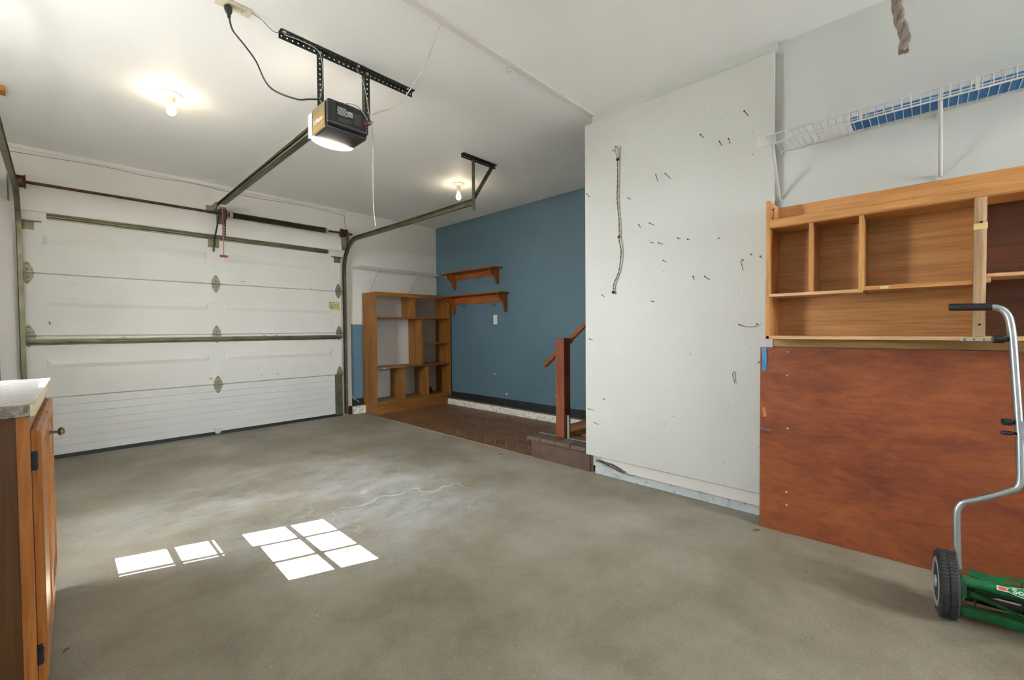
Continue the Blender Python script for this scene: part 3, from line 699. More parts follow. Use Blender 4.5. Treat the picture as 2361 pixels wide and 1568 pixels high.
# ------------------------------------------------------------------ bare bulb lamps
def lamp(x, y, label, drop):
    t = thing('ceiling_lamp', label, 'ceiling lamp', (x, y, CEIL), group='bare bulb ceiling lamps')
    MB().lathe([(.062, 0), (.062, .006), (.055, .012), (.032, .018), (.024, .022), (.021, .030), (.021, .058), (.019, .060)], (x, y, CEIL), (0, 0, -1), 24).build('porcelain_base', M['porcelain'], t, True)
    if drop: MB().lathe([(.015, .058), (.018, .062), (.018, .088), (.014, .092)], (x, y, CEIL), (0, 0, -1), 16).build('socket_extension', M['porcelain'], t, True)
    z0_ = .058+drop
    MB().lathe([(.013, z0_), (.014, z0_+.01), (.022, z0_+.028), (.027, z0_+.045), (.026, z0_+.060), (.019, z0_+.073), (.008, z0_+.080), (.001, z0_+.081)], (x, y, CEIL), (0, 0, -1), 20).build('bulb', M['bulb'], t, True)
    MB().lathe([(.006, 0), (.005, .003)], (x-.03, y-.03, CEIL-.0145), (0, 0, -1), 8).build('mounting_screw', M['zinc'], t)
lamp(.546, 3.62, 'bare bulb lamp in porcelain base left of the opener', 0)
lamp(3.0, 3.64, 'bare bulb lamp with socket extension beside the right track hanger', .032)

# ------------------------------------------------------------------ bookcase in the corner
BX0, BX1, BY0, BY1 = 2.822, 4.046, 5.122, 5.468
t = thing('bookcase', 'tall oak veneer open bookcase standing in the corner', 'bookcase', ((BX0+BX1)/2, BY0, .0055))
tk = .018
box('side_panel', M['oak'], t, BX0, BX0+tk, BY0, BY1-.06, .0055, .10); 
box('side_panel', M['oak'], t, BX0, BX0+tk, BY0, BY1, .10, 1.60)
box('side_panel', M['oak'], t, BX1-tk, BX1, BY0, BY1-.0, .10, 1.60)
box('top_board', M['oak_h'], t, BX0+tk, BX1-tk, BY0, BY1, 1.582, 1.60)
box('top_rail', M['oak_h'], t, BX0+tk, BX1-tk, BY0-.002, BY0+.016, 1.547, 1.60)
box('plinth_board', M['oak_h'], t, BX0+.0, 3.965, BY0-.012, BY0+.004, .0055, .105)
box('bottom_rail', M['oak_h'], t, BX0+tk, BX1-tk, BY0-.002, BY0+.016, .103, .166)
def shelf(x0_, x1_, z_, nm='shelf', th=.018): box(nm, M['oak_h'], t, x0_, x1_, BY0+.002, BY1, z_-th, z_)
shelf(BX0+tk, BX1-tk, .168); shelf(BX0+tk, BX1-tk, .612, th=.020); shelf(BX0+tk, BX1-tk, 1.280, th=.020); shelf(3.55, BX1-tk, .918, th=.014)
def div(x_, z0_, z1_): box('divider', M['oak'], t, x_-.009, x_+.009, BY0+.003, BY1, z0_, z1_)
div(3.43, 1.28, 1.582); div(3.545, .612, 1.26); div(3.242, .168, .592); div(3.638, .168, .592)
box('price_tag', M['label_white'], t, 2.92, 2.97, BY0-.001, BY0+.003, .596, .606)
b = MB(); n = 10
for i in range(n+1):
    a = math.pi*i/n
# dark crumpled object in the lower right compartment
b.lathe([(.004, .0), (.045, .006), (.052, .03), (.045, .065), (.028, .085), (.008, .092)], (3.76, 5.33, .169), (0, 0, 1), 14)
for i, v in enumerate(b.v): b.v[i] = (3.76+(v[0]-3.76)*1.5+.012*math.sin(9*i), v[1]+.008*math.cos(7*i), v[2]+(.004*math.sin(5*i) if v[2] > .175 else 0))
tag(b.build('crumpled_bundle', M['dark_cloth'], None, True), 'small dark crumpled bundle in the bottom right bookcase compartment', 'bundle')

# ------------------------------------------------------------------ wall plates
def plate_box(y_or_x): pass
t = thing('wall_outlet', 'white two-gang outlet plate above the blue paint', 'outlet', (2.714, YF, 1.245))
box('cover_plate', M['plastic_white'], t, 2.658, 2.771, YF-.006, YF, 1.187, 1.301, bevel=.002)
for xx in (2.688, 2.741):
    for zz in (1.222, 1.266): MB().lathe([(.0135, 0), (.0125, .002)], (xx, YF-.006, zz), (0, -1, 0), 12).build('socket_face', M['plastic_beige'], t)
t = thing('light_switch', 'beige light switch on the blue wall under the shelves', 'switch', (XB, 4.18, 1.233))
box('cover_plate', M['plastic_beige'], t, XB-.006, XB, 4.145, 4.217, 1.170, 1.297, bevel=.002)
MB().prism([(XB-.006, 4.175, 1.246), (XB-.018, 4.175, 1.240), (XB-.006, 4.175, 1.222)], (0, 0, 0), (0, .012, 0)).build('toggle', M['plastic_white'], t)

# ------------------------------------------------------------------ scroll bracket shelves on the blue wall
def scroll_shelf(y0_, y1_, zt, xf, brs, scallop, label):
    t = thing('wall_shelf', label, 'shelf', (XB, (y0_+y1_)/2, zt), group='stained pine wall shelves')
    box('shelf_board', M['pine'], t, xf, XB, y0_, y1_, zt-.018, zt, bevel=.004)
    zb = zt-.018
    for yb, drop in brs:
        d = XB-xf-.02; pr = [(XB, zb), (XB-d, zb), (XB-d, zb-.025), (XB-d+.012, zb-.05), (XB-d*.72, zb-.085), (XB-d*.52, zb-.108), (XB-d*.42, zb-.13), (XB-d*.38, zb-.16), (XB-d*.36, zb-drop+.03), (XB-d*.22, zb-drop), (XB-.004, zb-drop+.012), (XB, zb-drop+.03)]
        MB().prism([(a, yb-.009, c) for a, c in pr], (0, 0, 0), (0, .018, 0)).build('scroll_bracket', M['pine'], t)
    ya, yb_ = brs[0][0]+.009, brs[1][0]-.009
    if yb_ < ya: ya, yb_ = brs[1][0]+.009, brs[0][0]-.009
    if scallop:
        n = 8; pr = [(ya, zb), (yb_, zb)]
        for i in range(n*6+1):
            u = i/(n*6); yy = yb_+(ya-yb_)*u; pr.append((yy, zb-.068-.010*abs(math.sin(u*n*math.pi))))
        MB().prism([(XB-.018, a, c) for a, c in pr], (0, 0, 0), (.016, 0, 0)).build('scalloped_apron', M['pine'], t)
    else: box('apron', M['pine'], t, XB-.020, XB-.001, ya, yb_, zb-.105, zb)
    return t
scroll_shelf(4.030, 5.18, 1.922, 3.872, ((4.115, .205), (5.02, .215)), True, 'upper stained pine wall shelf with scalloped apron')
t2 = scroll_shelf(3.915, 5.115, 1.588, 3.872, ((3.965, .245), (5.035, .245)), False, 'lower stained pine wall shelf above the light switch')
for yy in (4.18, 4.80):
    MB().tube([(XB-.002, yy, 1.425), (XB-.03, yy+.004, 1.425), (XB-.042, yy+.008, 1.432), (XB-.046, yy+.01, 1.446)], .003, 6).build('wall_hook', M['nail'], t2)

# ------------------------------------------------------------------ wire shelf on front wall
t = thing('wire_shelf', 'white wire shelf on the wall above the oak bookcase', 'wire shelf', (3.35, YF, 1.92), group='white wire shelves')
b = MB(); za = 1.925
for yy in (5.20, 5.34, 5.475): b.tube([(2.67, yy, za), (4.03, yy, za)], .0032, 6)
b.tube([(2.67, 5.20, za-.035), (4.03, 5.20, za-.035)], .0032, 6)
b.build('frame_rods', M['wire_white'], t)
b = MB(); n = 54
for i in range(n+1):
    xx = 2.672+(4.028-2.672)*i/n; b.tube([(xx, 5.475, za+.004), (xx, 5.20, za+.004), (xx, 5.197, za-.035)], .0014, 4)
tag(b.build('wire_deck', M['wire_white'], t), kind='stuff')
for xx in (2.95, 3.555):
    MB().tube([(xx, YF-.006, 1.645), (xx-.008, 5.205, za-.012)], .006, 6).build('diagonal_brace', M['wire_white'], t)
for xx in (2.80, 3.10, 3.42, 3.73, 3.99): box('lip_hanger', M['wire_white'], t, xx-.005, xx+.005, 5.192, 5.198, za-.038, za+.004)
box('end_bracket', M['plastic_beige'], t, 4.025, 4.063, 5.18, 5.215, za-.05, za-.01)

# ------------------------------------------------------------------ entry step, post, handrail, mat
SZt = .182
t = thing('entry_step', 'brown tiled entry step with scuffed riser beside the white panel', 'step', (3.3, 2.1, 0))
MB().box(2.796, 3.964, 1.815, 2.430, .006, SZt-.03).box(2.9, 3.964, .62, 1.815, .006, SZt-.03).build('step_core', M['riser'], t)
box('riser_board', M['riser'], t, 2.786, 2.796, 1.845, 2.436, .0, SZt-.03, label='scuffed brown riser')
for i in range(5):
    ya = 2.462-.150*i; box('nosing_tile', M['nosing'], t, 2.762, 2.915, max(ya-.145, 1.8125), ya, SZt-.030, SZt, bevel=.003)
for i in range(4):
    for j in range(5):
        xa = 2.935+.2565*j; ya = 2.462-.256*i
        if xa > 3.95: continue
        box('step_tile', M['tile'], t, xa, min(xa+.2535, 3.963), ya-.2535, ya, SZt-.030, SZt)
box('edge_strip', M['zinc'], t, 2.917, 2.933, 1.815, 2.462, SZt-.03, SZt+.003)
t = thing('newel_post', 'square redwood post standing on the tiled step', 'post', (2.931, 2.205, SZt+.003))
box('post_shaft', M['redwood'], t, 2.887, 2.975, 2.160, 2.249, SZt+.003, 1.018, bevel=.004)
b = MB(); b.box(2.916, 2.952, 2.156, 2.160, SZt+.003, .375); b.box(2.916, 2.919, 2.130, 2.160, SZt+.003, .375); b.build('angle_bracket', M['zinc'], t)
t = thing('handrail', 'round wooden handrail rising past the redwood post', 'handrail', (3.02, 2.25, .78))
pa, pb = Vector((3.02, 2.475, .765)), Vector((3.02, 1.55, 1.545))
MB().tube([pa, pa+(pb-pa)*.006, pb], .021, 12, radii=[.017, .021, .021]).build('rail_rod', M['pine'], t, True)
MB().tube([(2.975, 2.19, .985), (3.0, 2.165, .975), (3.018, 2.15, 1.02)], .006, 8).build('rail_bracket', M['galv'], t)
t = thing('doormat', 'tan coir doormat with a green leaf print on the step', 'doormat', (3.35, 1.95, SZt))
box('mat_body', M['coir'], t, 3.07, 3.53, 1.55, 2.325, SZt, SZt+.016, bevel=.005)
b = MB()
for k in range(7):
    a = -.2+k*.55; c = Vector((3.23, 2.12, SZt+.0165)); d = Vector((math.cos(a), math.sin(a), 0)); e = Vector((-d.y, d.x, 0))
    b.prism([c, c+d*.05+e*.014, c+d*.11, c+d*.05-e*.014], (0, 0, -.001), (0, 0, .001))
b.build('leaf_print', M['mat_green'], t)

# ------------------------------------------------------------------ tall white panel with nails
PX = 2.73
t = thing('tool_board', 'tall white painted plywood panel studded with nails', 'panel', (PX, 1.22, .148))
MB().box(PX, PX+.016, .606, 1.841, .150, 2.602).build('panel_sheet', M['panel'], t, bevel=.003)
b = MB(); b.box(PX+.016, XR-.001, .64, .72, .165, 2.60); b.box(PX+.016, XR-.001, 1.70, 1.80, .165, 2.60); b.build('backing_strips', M['board_white'], t)
struct('trim_10', MB().prism([(2.757, -.6, .068), (2.757, 1.50, .068), (2.757, 1.60, .110), (2.757, 1.72, .128), (2.757, 1.72, .160), (2.757, -.6, .160)], (0, 0, 0), (XR-2.757-.001, 0, 0)), M['board_white'], 'white skirting board below the tall panel')
NAILS = [(0.736, 2.296, 0.06, 0.742, 2.305), (0.984, 2.251, 0.044, 0.987, 2.257), (0.879, 2.171, 0.048, 0.876, 2.181), (0.833, 2.17, 0.05, 0.826, 2.181), (1.565, 2.355, 0.033, 1.567, 2.36), (1.591, 2.341, 0.023, 1.592, 2.345), (1.275, 2.056, 0.06, 1.26, 2.083), (1.188, 2.054, 0.06, 1.198, 2.074), (1.8, 2.066, 0.047, 1.796, 2.082), (1.47, 1.981, 0.027, 1.473, 1.986), (1.396, 1.774, 0.037, 1.391, 1.789), (1.299, 1.775, 0.055, 1.308, 1.783), (1.303, 1.658, 0.029, 1.309, 1.661), (1.241, 1.642, 0.044, 1.25, 1.647), (1.127, 1.659, 0.027, 1.132, 1.663), (1.066, 1.647, 0.023, 1.071, 1.646), (0.887, 1.627, 0.015, 0.891, 1.627), (1.216, 1.524, 0.035, 1.222, 1.532), (1.038, 1.392, 0.038, 1.03, 1.411), (0.946, 1.387, 0.057, 0.955, 1.403), (0.713, 1.509, 0.015, 0.717, 1.509), (0.663, 1.483, 0.025, 0.666, 1.491), (1.677, 1.324, 0.033, 1.679, 1.338), (1.294, 1.27, 0.032, 1.301, 1.273), (0.773, 1.109, 0.016, 0.777, 1.112), (0.68, 1.107, 0.019, 0.683, 1.114), (1.779, 1.016, 0.033, 1.787, 1.02), (1.776, 0.49, 0.047, 1.785, 0.506), (1.732, 0.39, 0.045, 1.739, 0.41), (1.674, 0.582, 0.014, 1.677, 0.586)]
nm = MB().lathe([(.0018, 0), (.0018, .94), (.0042, .945), (.0042, 1.0), (.001, 1.002)], (0, 0, 0), (0, 0, 1), 8).mesh('nail', M['nail'])
for by, bz, l, hy, hz in NAILS:
    o = bpy.data.objects.new('nail', nm); COL.objects.link(o); o.parent = t
    A = Vector((PX+.002, by, bz)); B = Vector((PX-l, hy, hz)); d = B-A
    o.location = A-t.location; o.rotation_mode = 'QUATERNION'; o.rotation_quaternion = d.to_track_quat('Z', 'Y'); o.scale = (1, 1, d.length)
rr = random.Random(21); b = MB()
for i in range(70):
    yy, zz = rr.uniform(.64, 1.82), rr.uniform(.2, 2.5); s_ = rr.uniform(.0014, .0032)
    b.lathe([(s_, 0), (s_*.5, .0008)], (PX+.0002, yy, zz), (-1, 0, 0), 6)
tag(b.build('nail_holes', M['nail'], t), kind='stuff')
# cord hanging on a nail
t = thing('knotted_rope', 'knotted olive rope hanging from a nail on the white panel', 'rope', (2.712, 1.56, 2.34))
cp = smooth_path([(2.712, 1.558, 2.285), (2.712, 1.558, 2.15), (2.714, 1.563, 1.996), (2.714, 1.55, 1.86), (2.712, 1.546, 1.75), (2.710, 1.548, 1.715), (2.712, 1.536, 1.66), (2.712, 1.533, 1.61), (2.714, 1.55, 1.50), (2.714, 1.59, 1.41), (2.714, 1.593, 1.365)], 14)
def twist(path, rad, r, turns_per_m, strands, mats, parent, name, k=5):
    L = [0]
    for i in range(1, len(path)): L.append(L[-1]+(path[i]-path[i-1]).length)
    for s_ in range(strands):
        pts = []
        for i, P in enumerate(path):
            T = (path[min(i+1, len(path)-1)]-path[max(i-1, 0)]).normalized(); u = T.cross(Vector((.9, .1, .05))).normalized(); w = T.cross(u)
            a = 2*math.pi*(L[i]*turns_per_m+s_/strands); pts.append(P+(u*math.cos(a)+w*math.sin(a))*rad)
        MB().tube(pts, r, k).build(name, mats[s_ % len(mats)], parent, True)
def resample(path, step):
    out = [path[0]]; acc = 0
    for i in range(1, len(path)):
        seg = path[i]-path[i-1]; L = seg.length; d = step-acc
        while d <= L: out.append(path[i-1]+seg*(d/L)); d += step
        acc = (acc+L) % step
    return out
twist(resample(cp, .006), .0022, .0030, 26, 2, [M['rope_dark'], M['rope_light']], t, 'cord_strand')
MB().tube(smooth_path([(2.712, 1.560, 2.285), (2.706, 1.568, 2.32), (2.70, 1.570, 2.352), (2.702, 1.562, 2.362), (2.708, 1.555, 2.345), (2.714, 1.552, 2.30), (2.714, 1.556, 2.28)]), .0036, 6).build('cord_loop', M['rope_light'], t, True)
for (yy, zz, s_) in ((1.557, 2.272, .011), (1.547, 1.733, .010), (1.593, 1.352, .011)):
    k = MB()
    for q in range(3): k.tube([Vector((2.710, yy, zz))+Vector((math.cos(a+q), math.sin(a)*.9, math.sin(a+q*1.1)*1.2))*s_*.62 for a in [i*math.pi/5 for i in range(11)]], .0032, 5)
    k.build('cord_knot', M['rope_dark'], t, True)
for i, (yy, zz, lab) in enumerate(((.757, 1.48, 'bent wire hook on the white panel near the shelf unit'), (.80, .83, 'bent wire hook low on the white panel near the plywood'))):
    tag(MB().tube(smooth_path([(PX+.002, yy, zz), (PX-.012, yy+.004, zz+.006), (PX-.014, yy+.010, zz-.012), (PX-.012, yy+.004, zz-.035), (PX-.010, yy, zz-.060)]), .0016, 5).build('wire_hook', M['nail'], None), lab, 'hook')
tag(MB().tube(smooth_path([(PX-.012, .777, 1.110), (PX-.011, .73, 1.098), (PX-.012, .683, 1.103)]), .0013, 5).build('wire_strand', M['nail'], None), 'thin wire stretched between two nails on the white panel', 'wire')

# ------------------------------------------------------------------ wire shelf on right wall
t = thing('wire_shelf', 'white wire shelf holding a long blue plank on the right wall', 'wire shelf', (2.63, -.2, 2.06), group='white wire shelves')
ZD = 2.062; XFs = 2.492; YA, YB_ = .622, -1.15
for nm_, xx, zz, ya, rr_ in (('front_rod', XFs, ZD, YA, .0042), ('lip_rod', XFs-.001, ZD-.047, YA, .0042), ('middle_rod', 2.575, ZD-.004, .55, .0034), ('back_rod', 2.772, ZD, .585, .0038)):
    MB().tube([(xx, ya, zz), (xx, YB_, zz)], rr_, 8).build(nm_, M['wire_white'], t, True)
wm = MB().tube([(.282, 0, 0), (.0, 0, .003), (-.003, 0, -.004), (-.003, 0, -.047)], .0018, 6).mesh('wire', M['wire_white'])
i = 0; yy = .606
while yy > YB_:
    o = bpy.data.objects.new('wire', wm); COL.objects.link(o); o.parent = t; o.location = Vector((XFs, yy, ZD+.003))-t.location; yy -= .0292
box('end_cap', M['plastic_beige'], t, XFs-.006, XFs+.006, .618, .628, ZD-.052, ZD+.006)
for yy in (.50, .215, -.14, -.45): box('lip_hanger', M['wire_white'], t, XFs-.004, XFs, yy-.006, yy+.006, ZD-.05, ZD+.003)
for yb, yt, zb_ in ((.588, .568, 1.795), (-.045, -.038, 1.775)):
    MB().tube(smooth_path([(2.778, yb, zb_), (2.66, yb+(yt-yb)*.4, zb_+.105), (2.53, yt, ZD-.052), (2.505, yt, ZD-.022), (2.495, yt, ZD)], 5), .0075, 8).build('diagonal_brace', M['wire_white'], t, True)
    b = MB(); b.box(2.778, 2.785, yb-.013, yb+.013, zb_-.035, zb_+.012); b.lathe([(.005, 0), (.004, .003)], (2.778, yb, zb_-.02), (-1, 0, 0), 8); b.build('brace_foot', M['wire_white'], t)
for yy in (.583, -.035): box('wall_clip', M['wire_white'], t, 2.766, 2.785, yy-.006, yy+.006, ZD-.022, ZD+.006)
tag(MB().box(2.606, 2.752, -1.1, .266, ZD+.0055, ZD+.020).build('blue_plank', M['bluefoam'], None, bevel=.003), 'long bright blue plank lying on the right wire shelf', 'plank')

# ------------------------------------------------------------------ wall shelf unit
XU = 2.563; XW = 2.772
t = thing('wall_shelf_unit', 'open oak wall shelving unit above the red plywood', 'shelf unit', (XW, -.2, 1.033))
YE = -1.25
box('end_panel', M['unit_v'], t, XU, XW, .587, .605, 1.033, 1.752, bevel=.002)
box('back_panel', M['unit'], t, XW-.010, XW, -.158, .587, 1.05, 1.66)
box('back_panel', M['unit_dark'], t, XW-.010, XW, YE, -.158, 1.05, 1.66, label='darker red-brown back panel')
box('upstand_board', M['unit'], t, XW-.022, XW, YE, .587, 1.625, 1.750)
box('top_board', M['unit'], t, XU+.01, XW-.022, YE, .587, 1.610, 1.632)
b = MB(); pr = [(XU-.012+.02*(1-math.cos(a)), 1.628+.022*math.sin(a)) for a in [math.radians(q) for q in range(-75, 76, 15)]]
pr = [(XU+.02, 1.606), (XU-.004, 1.606), (XU-.011, 1.611), (XU-.014, 1.62), (XU-.014, 1.637), (XU-.011, 1.646), (XU-.004, 1.651), (XU+.02, 1.651)]
b.prism([(a, 0, c) for a, c in pr], (0, YE, 0), (0, .585, 0)); b.build('front_rail', M['unit'], t, True, label='rounded oak front rail')
box('bottom_board', M['unit_light'], t, XU, XW, YE, .605-.002, 1.033, 1.050, bevel=.0015)
box('divider', M['unit_v'], t, XU+.001, XW-.010, .401, .417, 1.268, 1.610)
box('divider', M['unit_v'], t, XU-.002, XW-.010, .206, .224, 1.252, 1.610)
box('shelf', M['unit_light'], t, XU, XW-.010, .224, .587, 1.253, 1.268, bevel=.001)
box('shelf', M['unit'], t, XU, XW-.010, -.140, .206, 1.261, 1.279, bevel=.001)
box('stile', M['raw_ash'], t, XU-.008, XU+.016, -.176, -.141, 1.050, 1.608, bevel=.002, label='pale ash stile')
box('partition', M['unit_v'], t, XU+.016, XW-.010, -.166, -.150, 1.050, 1.61)
box('shelf', M['unit_light'], t, XU+.002, XW-.010, YE, -.176, 1.287, 1.302, bevel=.003)
box('shelf_cleat', M['unit_light'], t, XU+.006, XU+.06, -.190, -.177, 1.268, 1.287)
b = MB(); b.box(XU-.003, XU, -.215, -.107, 1.032, 1.044)
pl = b.build('mending_plate', M['zinc'], t); b = MB()
for yy in (-.120, -.147, -.174, -.203): b.lathe([(.0045, 0), (.003, .0012)], (XU-.003, yy, 1.038), (-1, 0, 0), 8)
b.build('plate_screws', M['galv'], pl)
box('masking_tape', M['tan_tape'], t, XU-.0095, XU-.0078, -.178, -.139, 1.480, 1.505)
b = MB(); b.lathe([(.0045, 0), (.003, .003)], (XU-.008, -.160, 1.098), (-1, 0, 0), 8); b.lathe([(.005, 0), (.003, .006)], (XU-.008, -.160, 1.508), (-1, 0, 0), 8); b.build('screw_heads', M['nail'], t)
box('joint_shim', M['tan_tape'], t, XU-.001, XU+.004, .118, .146, 1.264, 1.276)
tag(MB().box(2.705, XR-.001, -.95, .598, .990, 1.028).build('ledger_board', M['lumber'], None), 'rough lumber ledger between the shelf unit and red plywood', 'board')
# key on a nail at the unit's end
t = thing('hanging_key', 'small dark key hung inside the shelf unit end panel', 'key', (2.60, .575, 1.66))
MB().tube([(2.600, .587, 1.712), (2.600, .574, 1.714)], .0022, 6).build('key_nail', M['nail'], t)
MB().tube(smooth_path([(2.60, .578, 1.713), (2.606, .578, 1.69), (2.60, .580, 1.672), (2.594, .579, 1.69), (2.60, .578, 1.713)], 5), .001, 5).build('key_string', M['nail'], t)
b = MB(); b.lathe([(.010, -.001), (.010, .001)], (2.60, .580, 1.664), (0, 1, 0), 12); b.box(2.597, 2.603, .579, .581, 1.625, 1.656); b.build('key_blade', M['rust'], t)

# ------------------------------------------------------------------ red plywood sheet
t = thing('plywood_sheet', 'red-brown stained plywood sheet standing on the floor under shelving', 'plywood', (2.66, -.2, 0))
pr = [(2.642, .647), (2.725, -1.15), (2.741, -1.15), (2.658, .647)]
MB().prism([(a, c, 0) for a, c in pr], (0, 0, .001), (0, 0, .988)).build('sheet', M['mahogany'], t)
def ply_x(y): return 2.642+(.647-y)*(.083/1.797)
b = MB()
for yy, zz in ((.520, .965), (.522, .84), (.518, .56), (.522, .22), (.520, .15)):
    b.lathe([(.005, 0), (.0035, .002)], (ply_x(yy), yy, zz), (-1, 0, 0), 8)
b.build('screw_heads', M['zinc'], t)
tp = MB(); xx = ply_x(.63)
tp.add([(xx-.001, .640, .986), (xx-.001, .618, .986), (xx-.004, .637, .95), (xx-.006, .616, .95), (xx-.014, .635, .925), (xx-.006, .613, .925), (xx-.004, .639, .895), (xx-.003, .617, .89), (xx-.002, .640, .868), (xx-.002, .632, .858), (xx-.002, .620, .860)],
       [(0, 1, 3, 2), (2, 3, 5, 4), (4, 5, 7, 6), (6, 7, 10, 9, 8)])
tp.build('painters_tape', M['bluetape'], t, label='wrinkled strip of blue tape')
MB().prism([(ply_x(.63)-.001, .638, .658), (ply_x(.63)-.001, .623, .661), (ply_x(.63)-.001, .614, .612), (ply_x(.63)-.001, .632, .608)], (-.001, 0, 0), (.002, 0, 0)).build('paper_label', M['brown_tape'], t)
MB().prism([(ply_x(.63)-.001, .645, .552), (ply_x(.63)-.001, .596, .544), (ply_x(.63)-.001, .596, .530), (ply_x(.63)-.001, .645, .536)], (-.001, 0, 0), (.002, 0, 0)).build('clear_tape', M['clear_tape'], t)
MB().tube([(2.66, .655, .905), (2.63, .66, .90)], .005, 8).build('edge_screw', M['zinc'], t)

# ------------------------------------------------------------------ reel mower
t = thing('reel_mower', 'green push reel mower with grey handle standing before the plywood', 'mower', (2.33, -.26, 0))
RX_, RZ_ = 2.325, .121
rotm = Matrix.Translation((RX_, -.07, 0)) @ Matrix.Rotation(math.radians(5), 4, 'Z') @ Matrix.Translation((-RX_, .07, 0))
def wheel(yc, sg):
    w = MB(); R = .1195
    pr = [(.085, -.026), (.108, -.027), (R-.003, -.021), (R, -.015), (R, -.002), (R-.004, 0), (R, .002), (R, .015), (R-.003, .021), (.108, .027), (.085, .026)]
    w.lathe(pr, (RX_, yc, RZ_), (0, 1, 0), 56)
    n = 60
    for i in range(n):
        a = 2*math.pi*i/n
        for s_ in (-1, 1):
            m = Matrix.Translation((RX_, yc+s_*.0105, RZ_)) @ Matrix.Rotation(a+(.05 if s_ > 0 else 0), 4, 'Y')
            bb = MB().box(-.0036, .0036, -.010, .010, R-.003, R+.0015).xf(m); w.add(bb.v, bb.f)
    tr = w.xf(rotm).build('tyre', M['tyre'], t, label='ribbed black tyre')
    h = MB().lathe([(.002, .030), (.02, .030), (.022, .026), (.060, .024), (.075, .028), (.084, .029), (.088, .026), (.088, -.02), (.002, -.02)], (RX_, yc, RZ_), (0, sg, 0), 40).xf(rotm)
    h.build('hubcap', M['hub'], tr, True)
    g = MB(); g.lathe([(.001, -.052), (.036, -.052), (.048, -.044), (.062, -.036), (.062, -.024), (.001, -.024)], (RX_+.005, yc, RZ_), (0, sg, 0), 24); g.xf(rotm).build('gear_housing', M['green_dark'], t, True)
wheel(-.068, 1); wheel(-.475, -1)
AX, AZ = RX_+.045, .105
def reel_blade(ph):
    b = MB(); n = 16; ya, yb = -.130, -.415; vs_ = []
    for i in range(n+1):
        u = i/n; a = ph+u*1.15; yy = ya+(yb-ya)*u
        for rr_, da in ((.076, 0), (.060, .28)):
            for th in (-.0015, .0015): vs_.append((AX+math.cos(a+da)*(rr_+th), yy, AZ+math.sin(a+da)*(rr_+th)))
    fs = []
    for i in range(n):
        o = i*4; fs += [(o, o+4, o+6, o+2), (o+1, o+3, o+7, o+5), (o, o+1, o+5, o+4), (o+2, o+6, o+7, o+3)]
    b.add(vs_, fs).xf(rotm).build('reel_blade', M['green'], t)
for k in range(5): reel_blade(.35+2*math.pi*k/5)
MB().tube([(AX, -.10, AZ), (AX, -.445, AZ)], .010, 12).xf(rotm).build('reel_axle', M['green_dark'], t, True)
for yy in (-.15, -.27, -.39):
    b = MB()
    for k in range(5):
        a = .35+.28+2*math.pi*k/5+1.15*((-.13-yy)/.285); d = Vector((math.cos(a), 0, math.sin(a))); e = Vector((-d.z, 0, d.x))
        c = Vector((AX, yy, AZ)); b.prism([c-e*.012, c+e*.012, c+d*.062+e*.006, c+d*.062-e*.006], (0, -.0015, 0), (0, .0015, 0))
    b.xf(rotm).build('reel_spider', M['green_dark'], t)
BXb, BZb = RX_+.005-.012, .150
bar = MB().tube([(BXb, -.098, BZb), (BXb, -.445, BZb)], .0185, 16).xf(rotm).build('tie_bar', M['green'], t, True, label='green tie bar with oval badge')
# badge facing the room, wrapped slightly forward of the tube
fa = Vector((-.78, 0, .62)).normalized(); upv = Vector((.62, 0, .78)).normalized(); bc = Vector((BXb, -.268, BZb))+fa*.0192
def badge(nm_, m, rx, rz, off, shape='oval'):
    pts = [bc+Vector((0, -1, 0))*(rx*math.cos(a))+upv*(rz*math.sin(a)) for a in [i*2*math.pi/32 for i in range(32)]] if shape == 'oval' else [bc+Vector((0, -1, 0))*sx*rx+upv*sz*rz for sx, sz in ((-1, -1), (1, -1), (1, 1), (-1, 1))]
    MB().prism([p_+fa*off for p_ in pts], (0, 0, 0), fa*.0006).xf(rotm).build(nm_, m, bar)
badge('badge_band', M['label_white'], .074, .0078, .0002, 'rect'); badge('badge_stripe', M['decal_red'], .070, .0052, .0008, 'rect'); badge('badge_rim', M['label_white'], .051, .0165, .0016); badge('badge_field', M['decal_green'], .0485, .0148, .0024)
tx = text('Scotts.', .024, bc+fa*.0034, (0, -1, 0), upv, M['label_white'], bar, squeeze=1.15, bold=.0005)
org = Vector(ORG[bar.name])
for v in tx.data.vertices: v.co = (rotm @ (v.co+org))-org
b = MB(); b.box(AX-.05, AX-.03, -.43, -.11, .018, .05); b.xf(rotm).build('cutter_bar', M['green'], t, bevel=.003)
MB().tube([(AX+.10, -.10, .028), (AX+.10, -.445, .028)], .016, 12).xf(rotm).build('rear_roller', M['black_rubber'], t, True)
